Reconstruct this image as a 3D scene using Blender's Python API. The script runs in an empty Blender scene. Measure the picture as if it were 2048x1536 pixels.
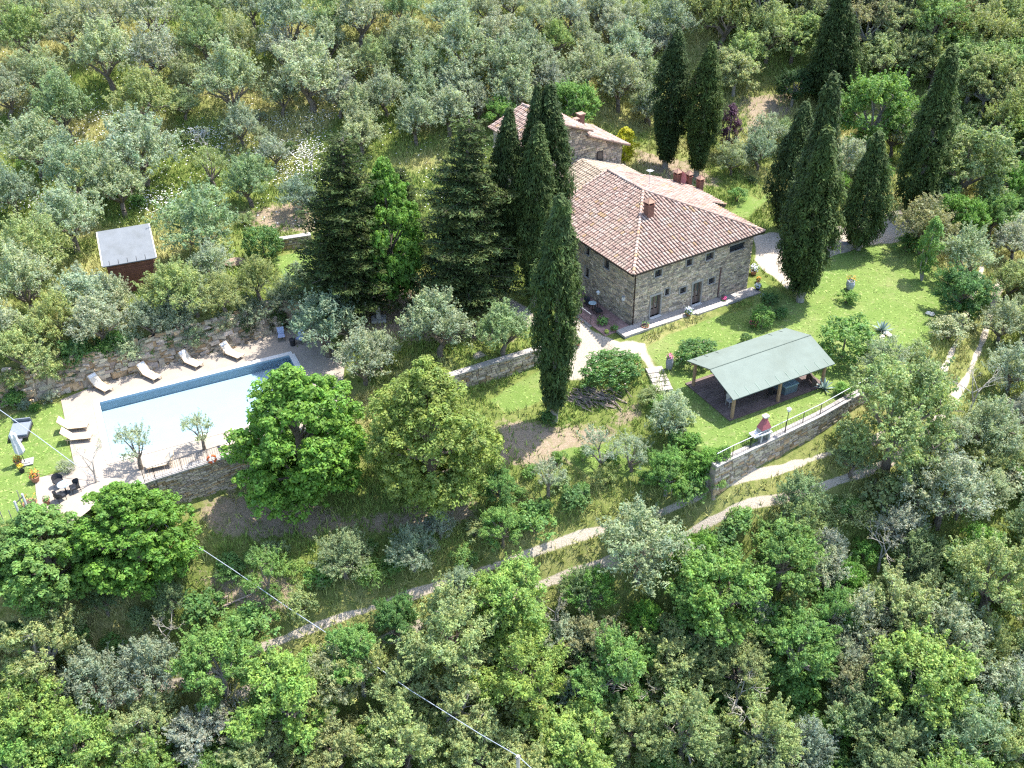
import bpy, bmesh, math, random
import numpy as np
from mathutils import Vector
from mathutils.geometry import tessellate_polygon

# ------------------------------------------------------------------ camera, sky, sun, exposure
SC = bpy.context.scene
COL = SC.collection
CAM_H = 41.0
FPX = 2000.0                      # focal length in pixels of the 2048 wide frame
PITCH, ROLL = math.radians(35.0), math.radians(1.0)
_c, _s = math.cos(PITCH), math.sin(PITCH)
_r = np.array([1, 0, 0.]); FW = np.array([0, _c, -_s]); _d = np.array([0, -_s, -_c])
CR = math.cos(ROLL) * _r + math.sin(ROLL) * _d
CD = -math.sin(ROLL) * _r + math.cos(ROLL) * _d
cam = bpy.data.cameras.new('camera'); camo = bpy.data.objects.new('camera', cam); COL.objects.link(camo)
cam.sensor_width = 36.0; cam.lens = 36.0 * FPX / 2048.0; cam.clip_start = 0.5; cam.clip_end = 6000
from mathutils import Matrix
M = Matrix(((CR[0], -CD[0], -FW[0], 0), (CR[1], -CD[1], -FW[1], 0), (CR[2], -CD[2], -FW[2], CAM_H), (0, 0, 0, 1)))
camo.matrix_world = M
SC.camera = camo
SUN_AZ, SUN_EL = 34.0, 64.0       # azimuth counted from +x towards +y
w = bpy.data.worlds.new('World'); SC.world = w; w.use_nodes = True
nt = w.node_tree; nt.nodes.clear()
sky = nt.nodes.new('ShaderNodeTexSky'); sky.sky_type = 'NISHITA'; sky.sun_disc = False
sky.sun_elevation = math.radians(SUN_EL); sky.sun_rotation = math.radians(90 - SUN_AZ)
sky.air_density = 1.0; sky.dust_density = 1.2; sky.ozone_density = 1.0
bg = nt.nodes.new('ShaderNodeBackground'); bg.inputs[1].default_value = 0.15
wo = nt.nodes.new('ShaderNodeOutputWorld')
nt.links.new(sky.outputs[0], bg.inputs[0]); nt.links.new(bg.outputs[0], wo.inputs[0])
sl = bpy.data.lights.new('sun', 'SUN'); sl.energy = 3.0; sl.angle = math.radians(0.5); sl.color = (1.0, 0.965, 0.90)
so = bpy.data.objects.new('sun', sl); COL.objects.link(so)
_a, _e = math.radians(SUN_AZ), math.radians(SUN_EL)
so.rotation_euler = Vector((math.cos(_a) * math.cos(_e), math.sin(_a) * math.cos(_e), math.sin(_e))).to_track_quat('Z', 'Y').to_euler()
SC.view_settings.view_transform = 'Standard'; SC.view_settings.look = 'None'
SC.view_settings.gamma = 1.0; SC.view_settings.use_curve_mapping = False
SC.view_settings.exposure = 2.0
SC.cycles.max_bounces = 8; SC.cycles.diffuse_bounces = 6; SC.cycles.transmission_bounces = 4
SC.cycles.transparent_max_bounces = 8; SC.cycles.glossy_bounces = 2
SC.cycles.use_denoising = False; SC.cycles.filter_width = 1.25
SC.cycles.caustics_reflective = False; SC.cycles.caustics_refractive = False

R = random.Random(7)
NP = np.random.RandomState(11)

# ------------------------------------------------------------------ surveying: photograph direction -> place in the world
def ray(px, py): return FW * FPX + CR * (px - 1024) + CD * (py - 768)
def at(px, py, z):
    d = ray(px, py); t = (z - CAM_H) / d[2]
    return np.array([d[0] * t, d[1] * t, z])
def hit(px, py, f, lo=0.012, hi=0.14):
    """first crossing of the sight line with the surface z = f(x, y)"""
    d = ray(px, py); n = 70; pt = lo
    for i in range(1, n + 1):
        t = lo + (hi - lo) * i / n
        if CAM_H + d[2] * t < f(d[0] * t, d[1] * t):
            a, b = pt, t
            for _ in range(14):
                m = (a + b) / 2
                if CAM_H + d[2] * m < f(d[0] * m, d[1] * m): b = m
                else: a = m
            return np.array([d[0] * b, d[1] * b, CAM_H + d[2] * b])
        pt = t
    return np.array([d[0] * hi, d[1] * hi, CAM_H + d[2] * hi])
def depth(p): return float((np.array(p) - np.array([0, 0, CAM_H])) @ FW)

# ------------------------------------------------------------------ terrain
CTRL = [ # sight line x, y and ground height there
 (-200,1000,-1),(-100,1200,-6),(0,1100,-4),(0,1300,-8),(0,1536,-12),(-200,1600,-13),(300,1536,-12.5),(700,1536,-13),(1024,1536,-13),(1500,1536,-12.5),(2047,1536,-11),(2250,1536,-11),
 (300,1200,-6.5),(500,1330,-7.6),(700,1262,-6.8),(900,1190,-5.6),(1200,1085,-4.2),(1400,1010,-3.2),(1560,958,-2.6),(1700,920,-2.2),(1800,880,-1.9),
 (1900,780,-1.2),(1955,640,-0.6),(1962,600,-.4),(2100,700,-1.5),(2100,900,-4),(2047,1150,-6.5),(1700,1150,-7),(1400,1200,-7.5),(1100,1300,-9),(800,1400,-10),
 (420,1080,-3.9),(620,1040,-3.9),(760,1080,-4.2),(900,1050,-3.8),(1000,930,-1.6),(1100,880,-1.4),(1200,850,-1.3),(1300,900,-1.9),(1180,1000,-3),
 (1000,800,-.8),(1190,800,-.6),(1260,800,-.5),(850,800,-.6),
 (1250,700,.55),(1200,690,.75),(1100,650,.95),(1010,590,1.1),(900,620,1.3),(760,620,1.4),(650,600,1.8),(800,560,1.6),(820,700,.9),
 (1262,655,.95),(1380,625,.75),(1500,585,.45),(1300,690,.6),(1400,690,.4),(1500,660,.3),(1620,640,.3),(1750,640,.3),(1700,740,.2),(1400,800,.2),(1850,640,.1),
 (1560,500,.7),(1680,480,.9),(1750,520,.6),(1850,560,.2),(1830,420,1.2),(1620,420,1.1),(1500,400,1.2),(1940,500,.2),(2047,450,.5),(2000,560,-.2),
 (1330,330,2.2),(1280,320,2.4),(1420,350,1.6),(1500,270,3.2),(1540,210,4.6),(1660,200,4.2),(1800,250,2.6),(2047,250,4.5),(2047,100,7),(1750,90,8.5),(1400,90,8.5),(2047,0,9.5),(1700,0,11.5),(1400,0,12.5),(1250,250,4),
 (1100,150,8.5),(1000,0,14),(700,0,14),(400,0,13.5),(0,0,13),(-250,0,12.5),(0,150,9.3),(350,150,9.5),(700,130,10),(800,250,6.3),(650,300,5.2),(350,300,5.6),(0,300,5.8),(-250,300,5.8),
 (500,400,3.6),(250,420,3.5),(0,450,3.3),(-250,500,3),(150,520,2.7),(350,540,2.6),(550,530,2.4),(480,620,2.4),(300,640,2.4),(100,700,2.4),(0,740,2.3),(-200,760,2.2),(600,640,1.9),
]
FARC = [(0,0,-19),(-80,10,-18),(80,10,-18),(0,-150,-40),(-260,0,-25),(260,0,-25),(-300,200,30),(300,200,14),(0,300,62),(-250,400,80),(250,400,60),(0,900,150),(-900,500,120),(900,500,80),(0,-900,-60),(900,-300,-60),(-900,-300,-60),
        (0,175,27),(-110,170,25),(110,175,19),(-70,215,38),(70,215,34)]
def foot(line, zs, side=1):
    out = []
    for i, z in enumerate(zs):
        a = line[max(i - 1, 0)]; b = line[min(i + 1, len(line) - 1)]; t = (b - a) / np.linalg.norm(b - a); q = line[i] + np.array([t[1], -t[0]]) * 1.0 * side; out.append(np.array([q[0], q[1], z]))
    return out
POOL_WALL = [at(205, 1000, 0)[:2], at(311.6, 959.7, 0)[:2], at(521, 894, 0)[:2], at(690, 838, 0)[:2]]
GARDEN_WALL = [at(1432, 935, .2)[:2], at(1465, 918, .2)[:2], at(1500, 902, .2)[:2], at(1570, 868, .2)[:2], at(1640, 834, .2)[:2], at(1700, 800, .2)[:2], at(1770, 762, .2)[:2]]
MID_WALL = [at(870, 764, .9)[:2], at(956, 737, .9)[:2], at(1069, 703, .9)[:2], at(1120, 696, .9)[:2]]
FOOT = foot(POOL_WALL, [-3.0, -3.2, -3.1, -2.4]) + foot(GARDEN_WALL, [-1.7, -2.0, -2.1, -2.0, -1.8, -1.5, -1.0]) + foot(MID_WALL, [-.6, -.75, -.7, -.6])
cp = np.array([at(a, b, z) for a, b, z in CTRL] + [np.array(p, float) for p in FARC] + FOOT)
def _k(r): return np.sqrt(r * r + 6.0 ** 2)
_D = np.hypot(cp[:, None, 0] - cp[None, :, 0], cp[:, None, 1] - cp[None, :, 1])
_n = len(cp)
_A = np.zeros((_n + 3, _n + 3)); _A[:_n, :_n] = _k(_D) - np.eye(_n) * .35
_A[:_n, _n] = 1; _A[:_n, _n + 1:] = cp[:, :2]; _A[_n:, :_n] = _A[:_n, _n:].T
_w = np.linalg.solve(_A, np.concatenate([cp[:, 2], np.zeros(3)]))
def natural(X, Y):
    X = np.asarray(X, float); Y = np.asarray(Y, float); out = np.full(X.shape, _w[_n]) + _w[_n + 1] * X + _w[_n + 2] * Y
    for i in range(_n): out += _w[i] * _k(np.hypot(X - cp[i, 0], Y - cp[i, 1]))
    return out
def sdf(X, Y, poly):
    """signed distance, negative inside"""
    X = np.asarray(X, float); Y = np.asarray(Y, float)
    d = np.full(X.shape, 1e9); ins = np.zeros(X.shape, bool); n = len(poly)
    for i in range(n):
        ax, ay = poly[i][0], poly[i][1]; bx, by = poly[(i + 1) % n][0], poly[(i + 1) % n][1]
        ex, ey = bx - ax, by - ay; L = ex * ex + ey * ey + 1e-12
        t = np.clip(((X - ax) * ex + (Y - ay) * ey) / L, 0, 1)
        d = np.minimum(d, np.hypot(X - ax - t * ex, Y - ay - t * ey))
        c = ((ay > Y) != (by > Y)) & (X < (bx - ax) * (Y - ay) / (by - ay + 1e-12) + ax)
        ins ^= c
    return np.where(ins, -d, d)
def pdist(X, Y, line):
    d = np.full(np.shape(X), 1e9)
    for (ax, ay), (bx, by) in zip([p[:2] for p in line[:-1]], [p[:2] for p in line[1:]]):
        ex, ey = bx - ax, by - ay; L = ex * ex + ey * ey + 1e-12
        t = np.clip(((X - ax) * ex + (Y - ay) * ey) / L, 0, 1)
        d = np.minimum(d, np.hypot(X - ax - t * ex, Y - ay - t * ey))
    return d
def pix(pts, z): return [at(a, b, z) for a, b in pts]
POOL_AZ = math.radians(24.6)
PE1 = np.array([math.cos(POOL_AZ), math.sin(POOL_AZ)]); PE2 = np.array([math.sin(POOL_AZ), -math.cos(POOL_AZ)])
PO = np.array([-29.02, 57.11]); PL, PW = 13.6, 7.0
def pool(a, b): return PO + PE1 * a + PE2 * b
WALL_A = at(150, 1030, 0)[:2]; 
POOL_WALL = [at(205, 1000, 0)[:2], at(311.6, 959.7, 0)[:2], at(521, 894, 0)[:2], at(690, 838, 0)[:2]]
ROCK_WALL = [at(-120, 835, 0)[:2], at(20, 803, 0)[:2], at(118, 782, 0)[:2], at(200, 762, 0)[:2], at(330, 724, 0)[:2], at(455, 692, 0)[:2], at(540, 664, 0)[:2], at(640, 640, 0)[:2]]
P_POOL = [tuple(p + np.array([-.3, .75])) for p in ROCK_WALL] + [tuple(at(700, 720, 0)[:2]), tuple(POOL_WALL[3]), tuple(POOL_WALL[2]), tuple(POOL_WALL[1]), tuple(POOL_WALL[0]), tuple(at(160, 1045, 0)[:2]), tuple(at(40, 1075, 0)[:2]), tuple(at(-150, 1120, 0)[:2])]
GARDEN_WALL = [at(1432, 935, .2)[:2], at(1465, 918, .2)[:2], at(1500, 902, .2)[:2], at(1570, 868, .2)[:2], at(1640, 834, .2)[:2], at(1700, 800, .2)[:2], at(1770, 762, .2)[:2]]
P_GARDEN = [tuple(p) for p in GARDEN_WALL] + [tuple(at(a, b, .2)[:2]) for a, b in [(1790, 700), (1700, 660), (1560, 670), (1420, 720), (1345, 770), (1350, 860), (1400, 915)]]
MID_WALL = [at(870, 764, .9)[:2], at(956, 737, .9)[:2], at(1069, 703, .9)[:2], at(1120, 696, .9)[:2]]
P_MID = [tuple(p) for p in MID_WALL] + [tuple(at(a, b, .9)[:2]) for a, b in [(1150, 660), (1050, 640), (950, 660), (850, 700)]]
P_PIT = [tuple(pool(a, b)) for a, b in [(-.36, -.36), (PL + .36, -.36), (PL + .36, PW + .36), (-.36, PW + .36)]]
_hu = np.array([math.cos(math.radians(31.3)), math.sin(math.radians(31.3))]); _hv = np.array([-_hu[1], _hu[0]])
def _hp(u0, u1, v0, v1): return [tuple(np.array([8.93, 63.87]) + _hu * u + _hv * v) for u, v in ((u0, v0), (u1, v0), (u1, v1), (u0, v1))]
PLATS = [(_hp(-2.5, 6.1, -1.3, 10.2), .87, .5), (_hp(5.8, 9.3, -1.4, 3), .68, .45), (_hp(9.0, 13.6, -1.3, 3), .46, .5), (P_POOL, 0.0, .4), (P_GARDEN, .2, .4), (P_MID, .9, .4), (P_PIT, -1.2, .3)]
def ground_raw(X, Y):
    z = natural(X, Y)
    for poly, pz, soft in PLATS:
        d = sdf(X, Y, poly); t = np.clip(-d / soft, 0, 1); t = t * t * (3 - 2 * t)
        z = z * (1 - t) + pz * t
    return z
def axis(lo, hi, step, far):
    a = list(np.arange(lo, hi, step)); s = step; x = lo; L = []
    while x > -far: s *= 1.12; x -= s; L.append(x)
    s = step; x = a[-1]; H = []
    while x < far: s *= 1.12; x += s; H.append(x)
    return np.array(L[::-1] + a + H)
GX = axis(-42, 46, .3, 1500); GY = axis(40, 98, .3, 1600)
XX, YY = np.meshgrid(GX, GY)
ZZ = ground_raw(XX, YY)
def G(x, y):
    i = int(np.clip(np.searchsorted(GX, x) - 1, 0, len(GX) - 2)); j = int(np.clip(np.searchsorted(GY, y) - 1, 0, len(GY) - 2))
    u = (x - GX[i]) / (GX[i + 1] - GX[i]); v = (y - GY[j]) / (GY[j + 1] - GY[j])
    u = min(max(u, 0), 1); v = min(max(v, 0), 1)
    return float((ZZ[j, i] * (1 - u) + ZZ[j, i + 1] * u) * (1 - v) + (ZZ[j + 1, i] * (1 - u) + ZZ[j + 1, i + 1] * u) * v)
def Gv(x, y):
    i = np.clip(np.searchsorted(GX, x) - 1, 0, len(GX) - 2); j = np.clip(np.searchsorted(GY, y) - 1, 0, len(GY) - 2)
    u = (x - GX[i]) / (GX[i + 1] - GX[i]); v = (y - GY[j]) / (GY[j + 1] - GY[j])
    return (ZZ[j, i] * (1 - u) + ZZ[j, i + 1] * u) * (1 - v) + (ZZ[j + 1, i] * (1 - u) + ZZ[j + 1, i + 1] * u) * v
def gp(px, py, dz=0.0):
    """point on the ground (raised dz) seen along this sight line"""
    return hit(px, py, (lambda x, y: G(x, y) + dz) if dz else G)
def gxy(pts): return [tuple(gp(a, b)[:2]) for a, b in pts]
def vnoise(x, y, s, seed):
    rs = np.random.RandomState(seed); T = rs.rand(64, 64)
    u = np.asarray(x) / s; v = np.asarray(y) / s; i = np.floor(u).astype(int); j = np.floor(v).astype(int)
    fu = u - i; fv = v - j; fu = fu * fu * (3 - 2 * fu); fv = fv * fv * (3 - 2 * fv)
    g = lambda a, b: T[a % 64, b % 64]
    return (g(i, j) * (1 - fu) + g(i + 1, j) * fu) * (1 - fv) + (g(i, j + 1) * (1 - fu) + g(i + 1, j + 1) * fu) * fv

# ------------------------------------------------------------------ materials
def new_mat(name):
    m = bpy.data.materials.new(name); m.use_nodes = True; n = m.node_tree; n.nodes.clear()
    o = n.nodes.new('ShaderNodeOutputMaterial'); return m, n, o
def N(n, t, **kw):
    x = n.nodes.new(t)
    for k, v in kw.items(): setattr(x, k, v)
    return x
def mixc(n, fac, a, b, mode='MIX'):
    x = n.nodes.new('ShaderNodeMix'); x.data_type = 'RGBA'; x.blend_type = mode
    for i, v in ((0, fac), (6, a), (7, b)):
        if hasattr(v, 'is_output'): n.links.new(v, x.inputs[i])
        elif i == 0: x.inputs[0].default_value = v
        else: x.inputs[i].default_value = tuple(v) + (1,) if len(v) == 3 else v
    return x.outputs[2]
def math_(n, op, a, b=None, clamp=False):
    x = n.nodes.new('ShaderNodeMath'); x.operation = op; x.use_clamp = clamp
    for i, v in enumerate((a, b)):
        if v is None: continue
        if hasattr(v, 'is_output'): n.links.new(v, x.inputs[i])
        else: x.inputs[i].default_value = v
    return x.outputs[0]
def noise(n, scale, detail=4, rough=.6):
    tc = N(n, 'ShaderNodeNewGeometry'); x = N(n, 'ShaderNodeTexNoise')
    x.inputs['Scale'].default_value = scale; x.inputs['Detail'].default_value = detail; x.inputs['Roughness'].default_value = rough
    n.links.new(tc.outputs['Position'], x.inputs['Vector']); return x.outputs[0]
def ramp(n, f, lo, hi):
    x = N(n, 'ShaderNodeMapRange'); x.inputs[1].default_value = lo; x.inputs[2].default_value = hi
    n.links.new(f, x.inputs[0]); return x.outputs[0]
MATS = {}
def mat(name, col, rough=.8, var=.25, scale=3.0, bump=0.0, metal=0.0, spec=.3, dirt=None):
    if name in MATS: return MATS[name]
    m, n, o = new_mat(name); b = N(n, 'ShaderNodeBsdfPrincipled')
    b.inputs['Roughness'].default_value = rough; b.inputs['Metallic'].default_value = metal
    b.inputs['Specular IOR Level'].default_value = spec
    at_ = N(n, 'ShaderNodeAttribute'); at_.attribute_name = 'tone'
    c = mixc(n, 1.0, col, at_.outputs[0], 'MULTIPLY')
    nz = noise(n, scale); f = ramp(n, nz, .3, .7)
    c = mixc(n, f, mixc(n, 1.0, c, (1 - var,) * 3, 'MULTIPLY'), mixc(n, 1.0, c, (1 + var * .6,) * 3, 'MULTIPLY'))
    if dirt:
        c = mixc(n, math_(n, 'MULTIPLY', ramp(n, noise(n, scale * .35, 6), .48, .8), .75), c, dirt)
    n.links.new(c, b.inputs['Base Color'])
    if bump:
        bp = N(n, 'ShaderNodeBump'); bp.inputs['Strength'].default_value = bump; bp.inputs['Distance'].default_value = .03
        n.links.new(noise(n, scale * 6, 5), bp.inputs['Height']); n.links.new(bp.outputs[0], b.inputs['Normal'])
    n.links.new(b.outputs[0], o.inputs[0]); MATS[name] = m; return m
def leaf_mat(name, trans=.42, rough=.55, spec=.25):
    m, n, o = new_mat(name)
    oi = N(n, 'ShaderNodeObjectInfo'); a = N(n, 'ShaderNodeAttribute'); a.attribute_name = 'tone'
    c = mixc(n, 1.0, oi.outputs['Color'], a.outputs[0], 'MULTIPLY')
    f = ramp(n, noise(n, .9, 3), .35, .65)
    c = mixc(n, f, mixc(n, 1.0, c, (.86, .84, .9), 'MULTIPLY'), mixc(n, 1.0, c, (1.14, 1.12, .98), 'MULTIPLY'))
    b = N(n, 'ShaderNodeBsdfPrincipled'); b.inputs['Roughness'].default_value = rough; b.inputs['Specular IOR Level'].default_value = spec
    n.links.new(c, b.inputs['Base Color'])
    t = N(n, 'ShaderNodeBsdfTranslucent'); n.links.new(mixc(n, 1.0, c, (1.15, 1.25, .7), 'MULTIPLY'), t.inputs[0])
    mx = N(n, 'ShaderNodeMixShader'); mx.inputs[0].default_value = trans
    n.links.new(b.outputs[0], mx.inputs[1]); n.links.new(t.outputs[0], mx.inputs[2]); n.links.new(mx.outputs[0], o.inputs[0])
    return m
LEAF = leaf_mat('foliage'); NEEDLE = leaf_mat('needle_foliage', .22, .7, .15)
BARK = mat('bark', (.16, .13, .10), .9, .35, 6); BARKG = mat('grey_bark', (.27, .245, .21), .9, .3, 6)
STONE = mat('wall_stone', (0.616, 0.54, 0.4472), .9, .3, 5, .5)
MORTAR = mat('wall_mortar', (0.231, 0.19, 0.1485), .95, .3, 3, .4)
TILE = mat('roof_clay', (0.6686, 0.5993, 0.5532), .85, .15, 4, .3, dirt=(.27, .235, .18))
CLAY = mat('terracotta', (0.3486, 0.166, 0.0996), .8, .2, 8)
BRICK = mat('chimney_brick', (0.1992, 0.0954, 0.0664), .9, .3, 7, .4)
WHITE = mat('white_cloth', (0.4631, 0.4631, 0.4631), .8, .06, 3)
CREAM = mat('cream_canvas', (0.493, 0.4333, 0.3511), .8, .1, 4)
WOODP = mat('pale_wood', (0.415, 0.2988, 0.1826), .7, .2, 5)
WOODD = mat('dark_wood', (.075, .055, .045), .75, .3, 5)
WOODR = mat('red_brown_boards', (.19, .075, .05), .75, .3, 3)
POST = mat('beam_wood', (.28, .18, .11), .8, .25, 4)
PLANK = mat('deck_wood', (0.1374, 0.1003, 0.0871), .75, .3, 2)
METAL = mat('dark_metal', (.05, .05, .055), .5, .15, 6, metal=.3)
RAILW = mat('pale_metal', (0.5146, 0.5146, 0.5229), .4, .1, 6, metal=.2)
BLACK = mat('black_plastic', (.025, .025, .028), .5, .1, 6)
GREYF = mat('grey_fabric', (.16, .18, .21), .8, .12, 4)
GLASSD = mat('window_glass', (.03, .035, .04), .08, .1, 2, spec=.8)
DECKM = mat('deck_stone', (0.2871, 0.2444, 0.2016), .92, .1, 1.2, spec=.08, dirt=(.28, .235, .19))
COPEM = mat('coping_stone', (0.5528, 0.5304, 0.493), .7, .05, 2)
SLAB = mat('paving_stone', (0.3154, 0.2863, 0.2573), .85, .16, 2.5)
STEPM = mat('step_stone', (0.2988, 0.2656, 0.2324), .9, .25, 4, .4)
ROOFG = mat('green_roof_sheet', (0.1513, 0.1771, 0.1513), .9, .07, 1.0, spec=.05, dirt=(.115, .13, .105))
ROOFS = mat('grey_roof_felt', (0.1494, 0.1584, 0.1644), .95, .08, 2, spec=.05, dirt=(.10, .105, .10))
FLOWER = mat('petals', (0.83, 0.83, 0.83), .7, .1, 10)
HERB = mat('garden_leaves', (1, 1, 1), .6, .2, 10)
SOIL = mat('soil', (.1, .07, .05), .95, .3, 8)
BLUEC = mat('striped_cloth', (.33, .38, .52), .8, .2, 12)
REDP = mat('red_paint', (.42, .10, .07), .5, .1, 5)
CABLEM = mat('cable_sheath', (0.294, 0.322, 0.364), .5, .1, 2)
CONC = mat('concrete', (0.3486, 0.3403, 0.3237), .9, .2, 4)
LOGM = mat('dead_logs', (.2, .165, .14), .9, .35, 5)

# ------------------------------------------------------------------ mesh helpers
class MB:
    def __init__(s): s.v = []; s.f = []; s.c = []
    def add(s, vs, fs, c=(1, 1, 1)):
        k = len(s.v); s.v += [tuple(map(float, p)) for p in vs]
        for f in fs: s.f.append(tuple(i + k for i in f)); s.c.append(c)
    def box(s, c, h, rz=0.0, col=(1, 1, 1), rx=0.0, ry=0.0):
        """centre, half sizes"""
        vs = []
        for sx in (-1, 1):
            for sy in (-1, 1):
                for sz in (-1, 1):
                    p = Vector((sx * h[0], sy * h[1], sz * h[2]))
                    if rx: p.rotate(Matrix.Rotation(rx, 3, 'X'))
                    if ry: p.rotate(Matrix.Rotation(ry, 3, 'Y'))
                    if rz: p.rotate(Matrix.Rotation(rz, 3, 'Z'))
                    vs.append((c[0] + p.x, c[1] + p.y, c[2] + p.z))
        s.add(vs, [(0, 1, 3, 2), (4, 6, 7, 5), (0, 4, 5, 1), (2, 3, 7, 6), (0, 2, 6, 4), (1, 5, 7, 3)], col)
    def tube(s, p0, p1, r0, r1=None, n=7, col=(1, 1, 1), cap=True):
        r1 = r0 if r1 is None else r1
        a, b = Vector(p0), Vector(p1); d = (b - a)
        if d.length < 1e-6: return
        d.normalize(); u = d.orthogonal().normalized(); v = d.cross(u); vs = []
        for p, r in ((a, r0), (b, r1)):
            for i in range(n):
                t = 2 * math.pi * i / n; vs.append(p + u * math.cos(t) * r + v * math.sin(t) * r)
        fs = [(i, (i + 1) % n, n + (i + 1) % n, n + i) for i in range(n)]
        if cap: fs += [tuple(range(n))[::-1], tuple(range(n, 2 * n))]
        s.add(vs, fs, col)
    def path(s, pts, rs, n=7, col=(1, 1, 1)):
        for i in range(len(pts) - 1):
            s.tube(pts[i], pts[i + 1], rs[i], rs[i + 1], n, col)
    def lathe(s, prof, n=14, c=(0, 0, 0), col=(1, 1, 1), sx=1.0, close=True):
        vs = []; fs = []
        for r, z in prof:
            for i in range(n):
                t = 2 * math.pi * i / n; vs.append((c[0] + r * math.cos(t) * sx, c[1] + r * math.sin(t), c[2] + z))
        for k in range(len(prof) - 1):
            for i in range(n):
                j = (i + 1) % n; fs.append((k * n + i, k * n + j, (k + 1) * n + j, (k + 1) * n + i))
        if close: fs.append(tuple(range((len(prof) - 1) * n, len(prof) * n)))
        s.add(vs, fs, col)
    def quad(s, a, b, c, d, col=(1, 1, 1)): s.add([a, b, c, d], [(0, 1, 2, 3)], col)
    def plate(s, pts, th, col=(1, 1, 1)):
        """a polygon with thickness, pts are its top"""
        n = len(pts); vs = list(pts) + [(p[0], p[1], p[2] - th) for p in pts]
        s.add(vs, [tuple(range(n)), tuple(range(2 * n - 1, n - 1, -1))] + [(i, n + i, n + (i + 1) % n, (i + 1) % n) for i in range(n)], col)
    def mesh(s, name):
        me = bpy.data.meshes.new(name); me.from_pydata(s.v, [], s.f)
        a = me.color_attributes.new('tone', 'FLOAT_COLOR', 'CORNER')
        cc = []
        for f, c in zip(s.f, s.c): cc += [c[0], c[1], c[2], 1.0] * len(f)
        a.data.foreach_set('color', cc); me.update(); return me
    def build(s, name, m, parent=None, smooth=False, loc=None, label=None, kind=None):
        me = s.mesh(name); me.materials.append(m)
        if smooth: me.polygons.foreach_set('use_smooth', [True] * len(me.polygons))
        o = bpy.data.objects.new(name, me); COL.objects.link(o)
        if parent is not None: o.parent = parent
        if loc is not None: o.location = loc
        if label: o['label'] = label
        if kind: o['kind'] = kind
        return o
def thing(name, label, cat, loc=(0, 0, 0), rz=0.0, group=None):
    o = bpy.data.objects.new(name, None); COL.objects.link(o); o.empty_display_size = .3
    o.location = tuple(map(float, loc)); o.rotation_euler = (0, 0, rz); o['label'] = label; o['category'] = cat
    if group: o['group'] = group
    return o
def tag(o, label, cat, group=None):
    o['label'] = label; o['category'] = cat
    if group: o['group'] = group
    return o
def copy_tree(o, loc, rz, label, group=None, scale=None):
    def cp_(x, par):
        c = x.copy(); COL.objects.link(c); c.parent = par
        for ch in x.children: cp_(ch, c)
        return c
    r = cp_(o, None); r.location = tuple(map(float, loc)); r.rotation_euler = (0, 0, rz); r['label'] = label
    if group: r['group'] = group
    if scale: r.scale = (scale,) * 3
    return r
def fast_mesh(name, V, F, tone, m):
    """V (n,3), F (k,4) quads or (k,3), tone (n,3) per point"""
    me = bpy.data.meshes.new(name); n, k, q = len(V), len(F), F.shape[1]
    me.vertices.add(n); me.vertices.foreach_set('co', V.astype(np.float32).ravel())
    me.loops.add(k * q); me.loops.foreach_set('vertex_index', F.astype(np.int32).ravel())
    me.polygons.add(k); me.polygons.foreach_set('loop_start', np.arange(0, k * q, q, dtype=np.int32))
    me.update(calc_edges=True)
    a = me.color_attributes.new('tone', 'FLOAT_COLOR', 'POINT')
    t = np.ones((n, 4), np.float32); t[:, :3] = tone; a.data.foreach_set('color', t.ravel())
    me.materials.append(m); me.validate(); return me

# ------------------------------------------------------------------ ground sheet
LAWNS = [gxy([(-150, 880), (60, 815), (118, 806), (146, 925), (72, 962), (80, 1066), (-150, 1110)]),
         gxy([(1290, 702), (1335, 668), (1500, 612), (1512, 545), (1530, 560), (1590, 600), (1625, 540), (1660, 512), (1790, 475), (1880, 550), (1900, 640), (1850, 690), (1770, 730), (1720, 790), (1560, 880), (1450, 928), (1392, 935), (1345, 850), (1340, 775), (1330, 745)]),
         gxy([(930, 700), (955, 690), (965, 720), (945, 735)]), gxy([(975, 800), (1080, 745), (1080, 800), (1060, 815), (1010, 830)]),
         gxy([(1130, 905), (1250, 870), (1370, 880), (1390, 930), (1290, 955), (1180, 960)]), gxy([(545, 520), (600, 500), (640, 525), (620, 560), (570, 560)]), gxy([(1480, 380), (1520, 400), (1545, 380), (1500, 440), (1460, 430)])]
GRAV = [gxy([(1500, 470), (1560, 465), (1690, 450), (1800, 425), (1840, 470), (1790, 480), (1680, 505), (1640, 520), (1625, 560), (1575, 580), (1510, 520)]),
        gxy([(1125, 640), (1160, 640), (1185, 660), (1238, 690), (1285, 690), (1300, 715), (1318, 742), (1300, 745), (1280, 712), (1215, 705), (1150, 760), (1120, 760)]),
        gxy([(960, 600), (1010, 590), (1060, 620), (1080, 650), (1050, 650), (1000, 610)]), gxy([(935, 705), (960, 700), (980, 712), (940, 730)])]
DIRT = [gxy([(1000, 830), (1090, 850), (1200, 850), (1270, 790), (1290, 840), (1240, 870), (1100, 930), (990, 930)]), gxy([(1560, 610), (1620, 580), (1655, 610), (1640, 640), (1590, 640)]),
        gxy([(400, 1020), (560, 980), (700, 1030), (930, 1010), (950, 1040), (860, 1060), (650, 1060), (430, 1070)]), gxy([(400, 1150), (470, 1130), (600, 1180), (580, 1240), (420, 1210)]),
        gxy([(660, 570), (900, 560), (1010, 600), (1010, 680), (700, 690)]), gxy([(1270, 300), (1400, 330), (1430, 370), (1330, 370)]), gxy([(1480, 190), (1590, 190), (1540, 270), (1490, 340)]),
        gxy([(470, 430), (560, 470), (640, 470), (600, 400)])]
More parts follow.
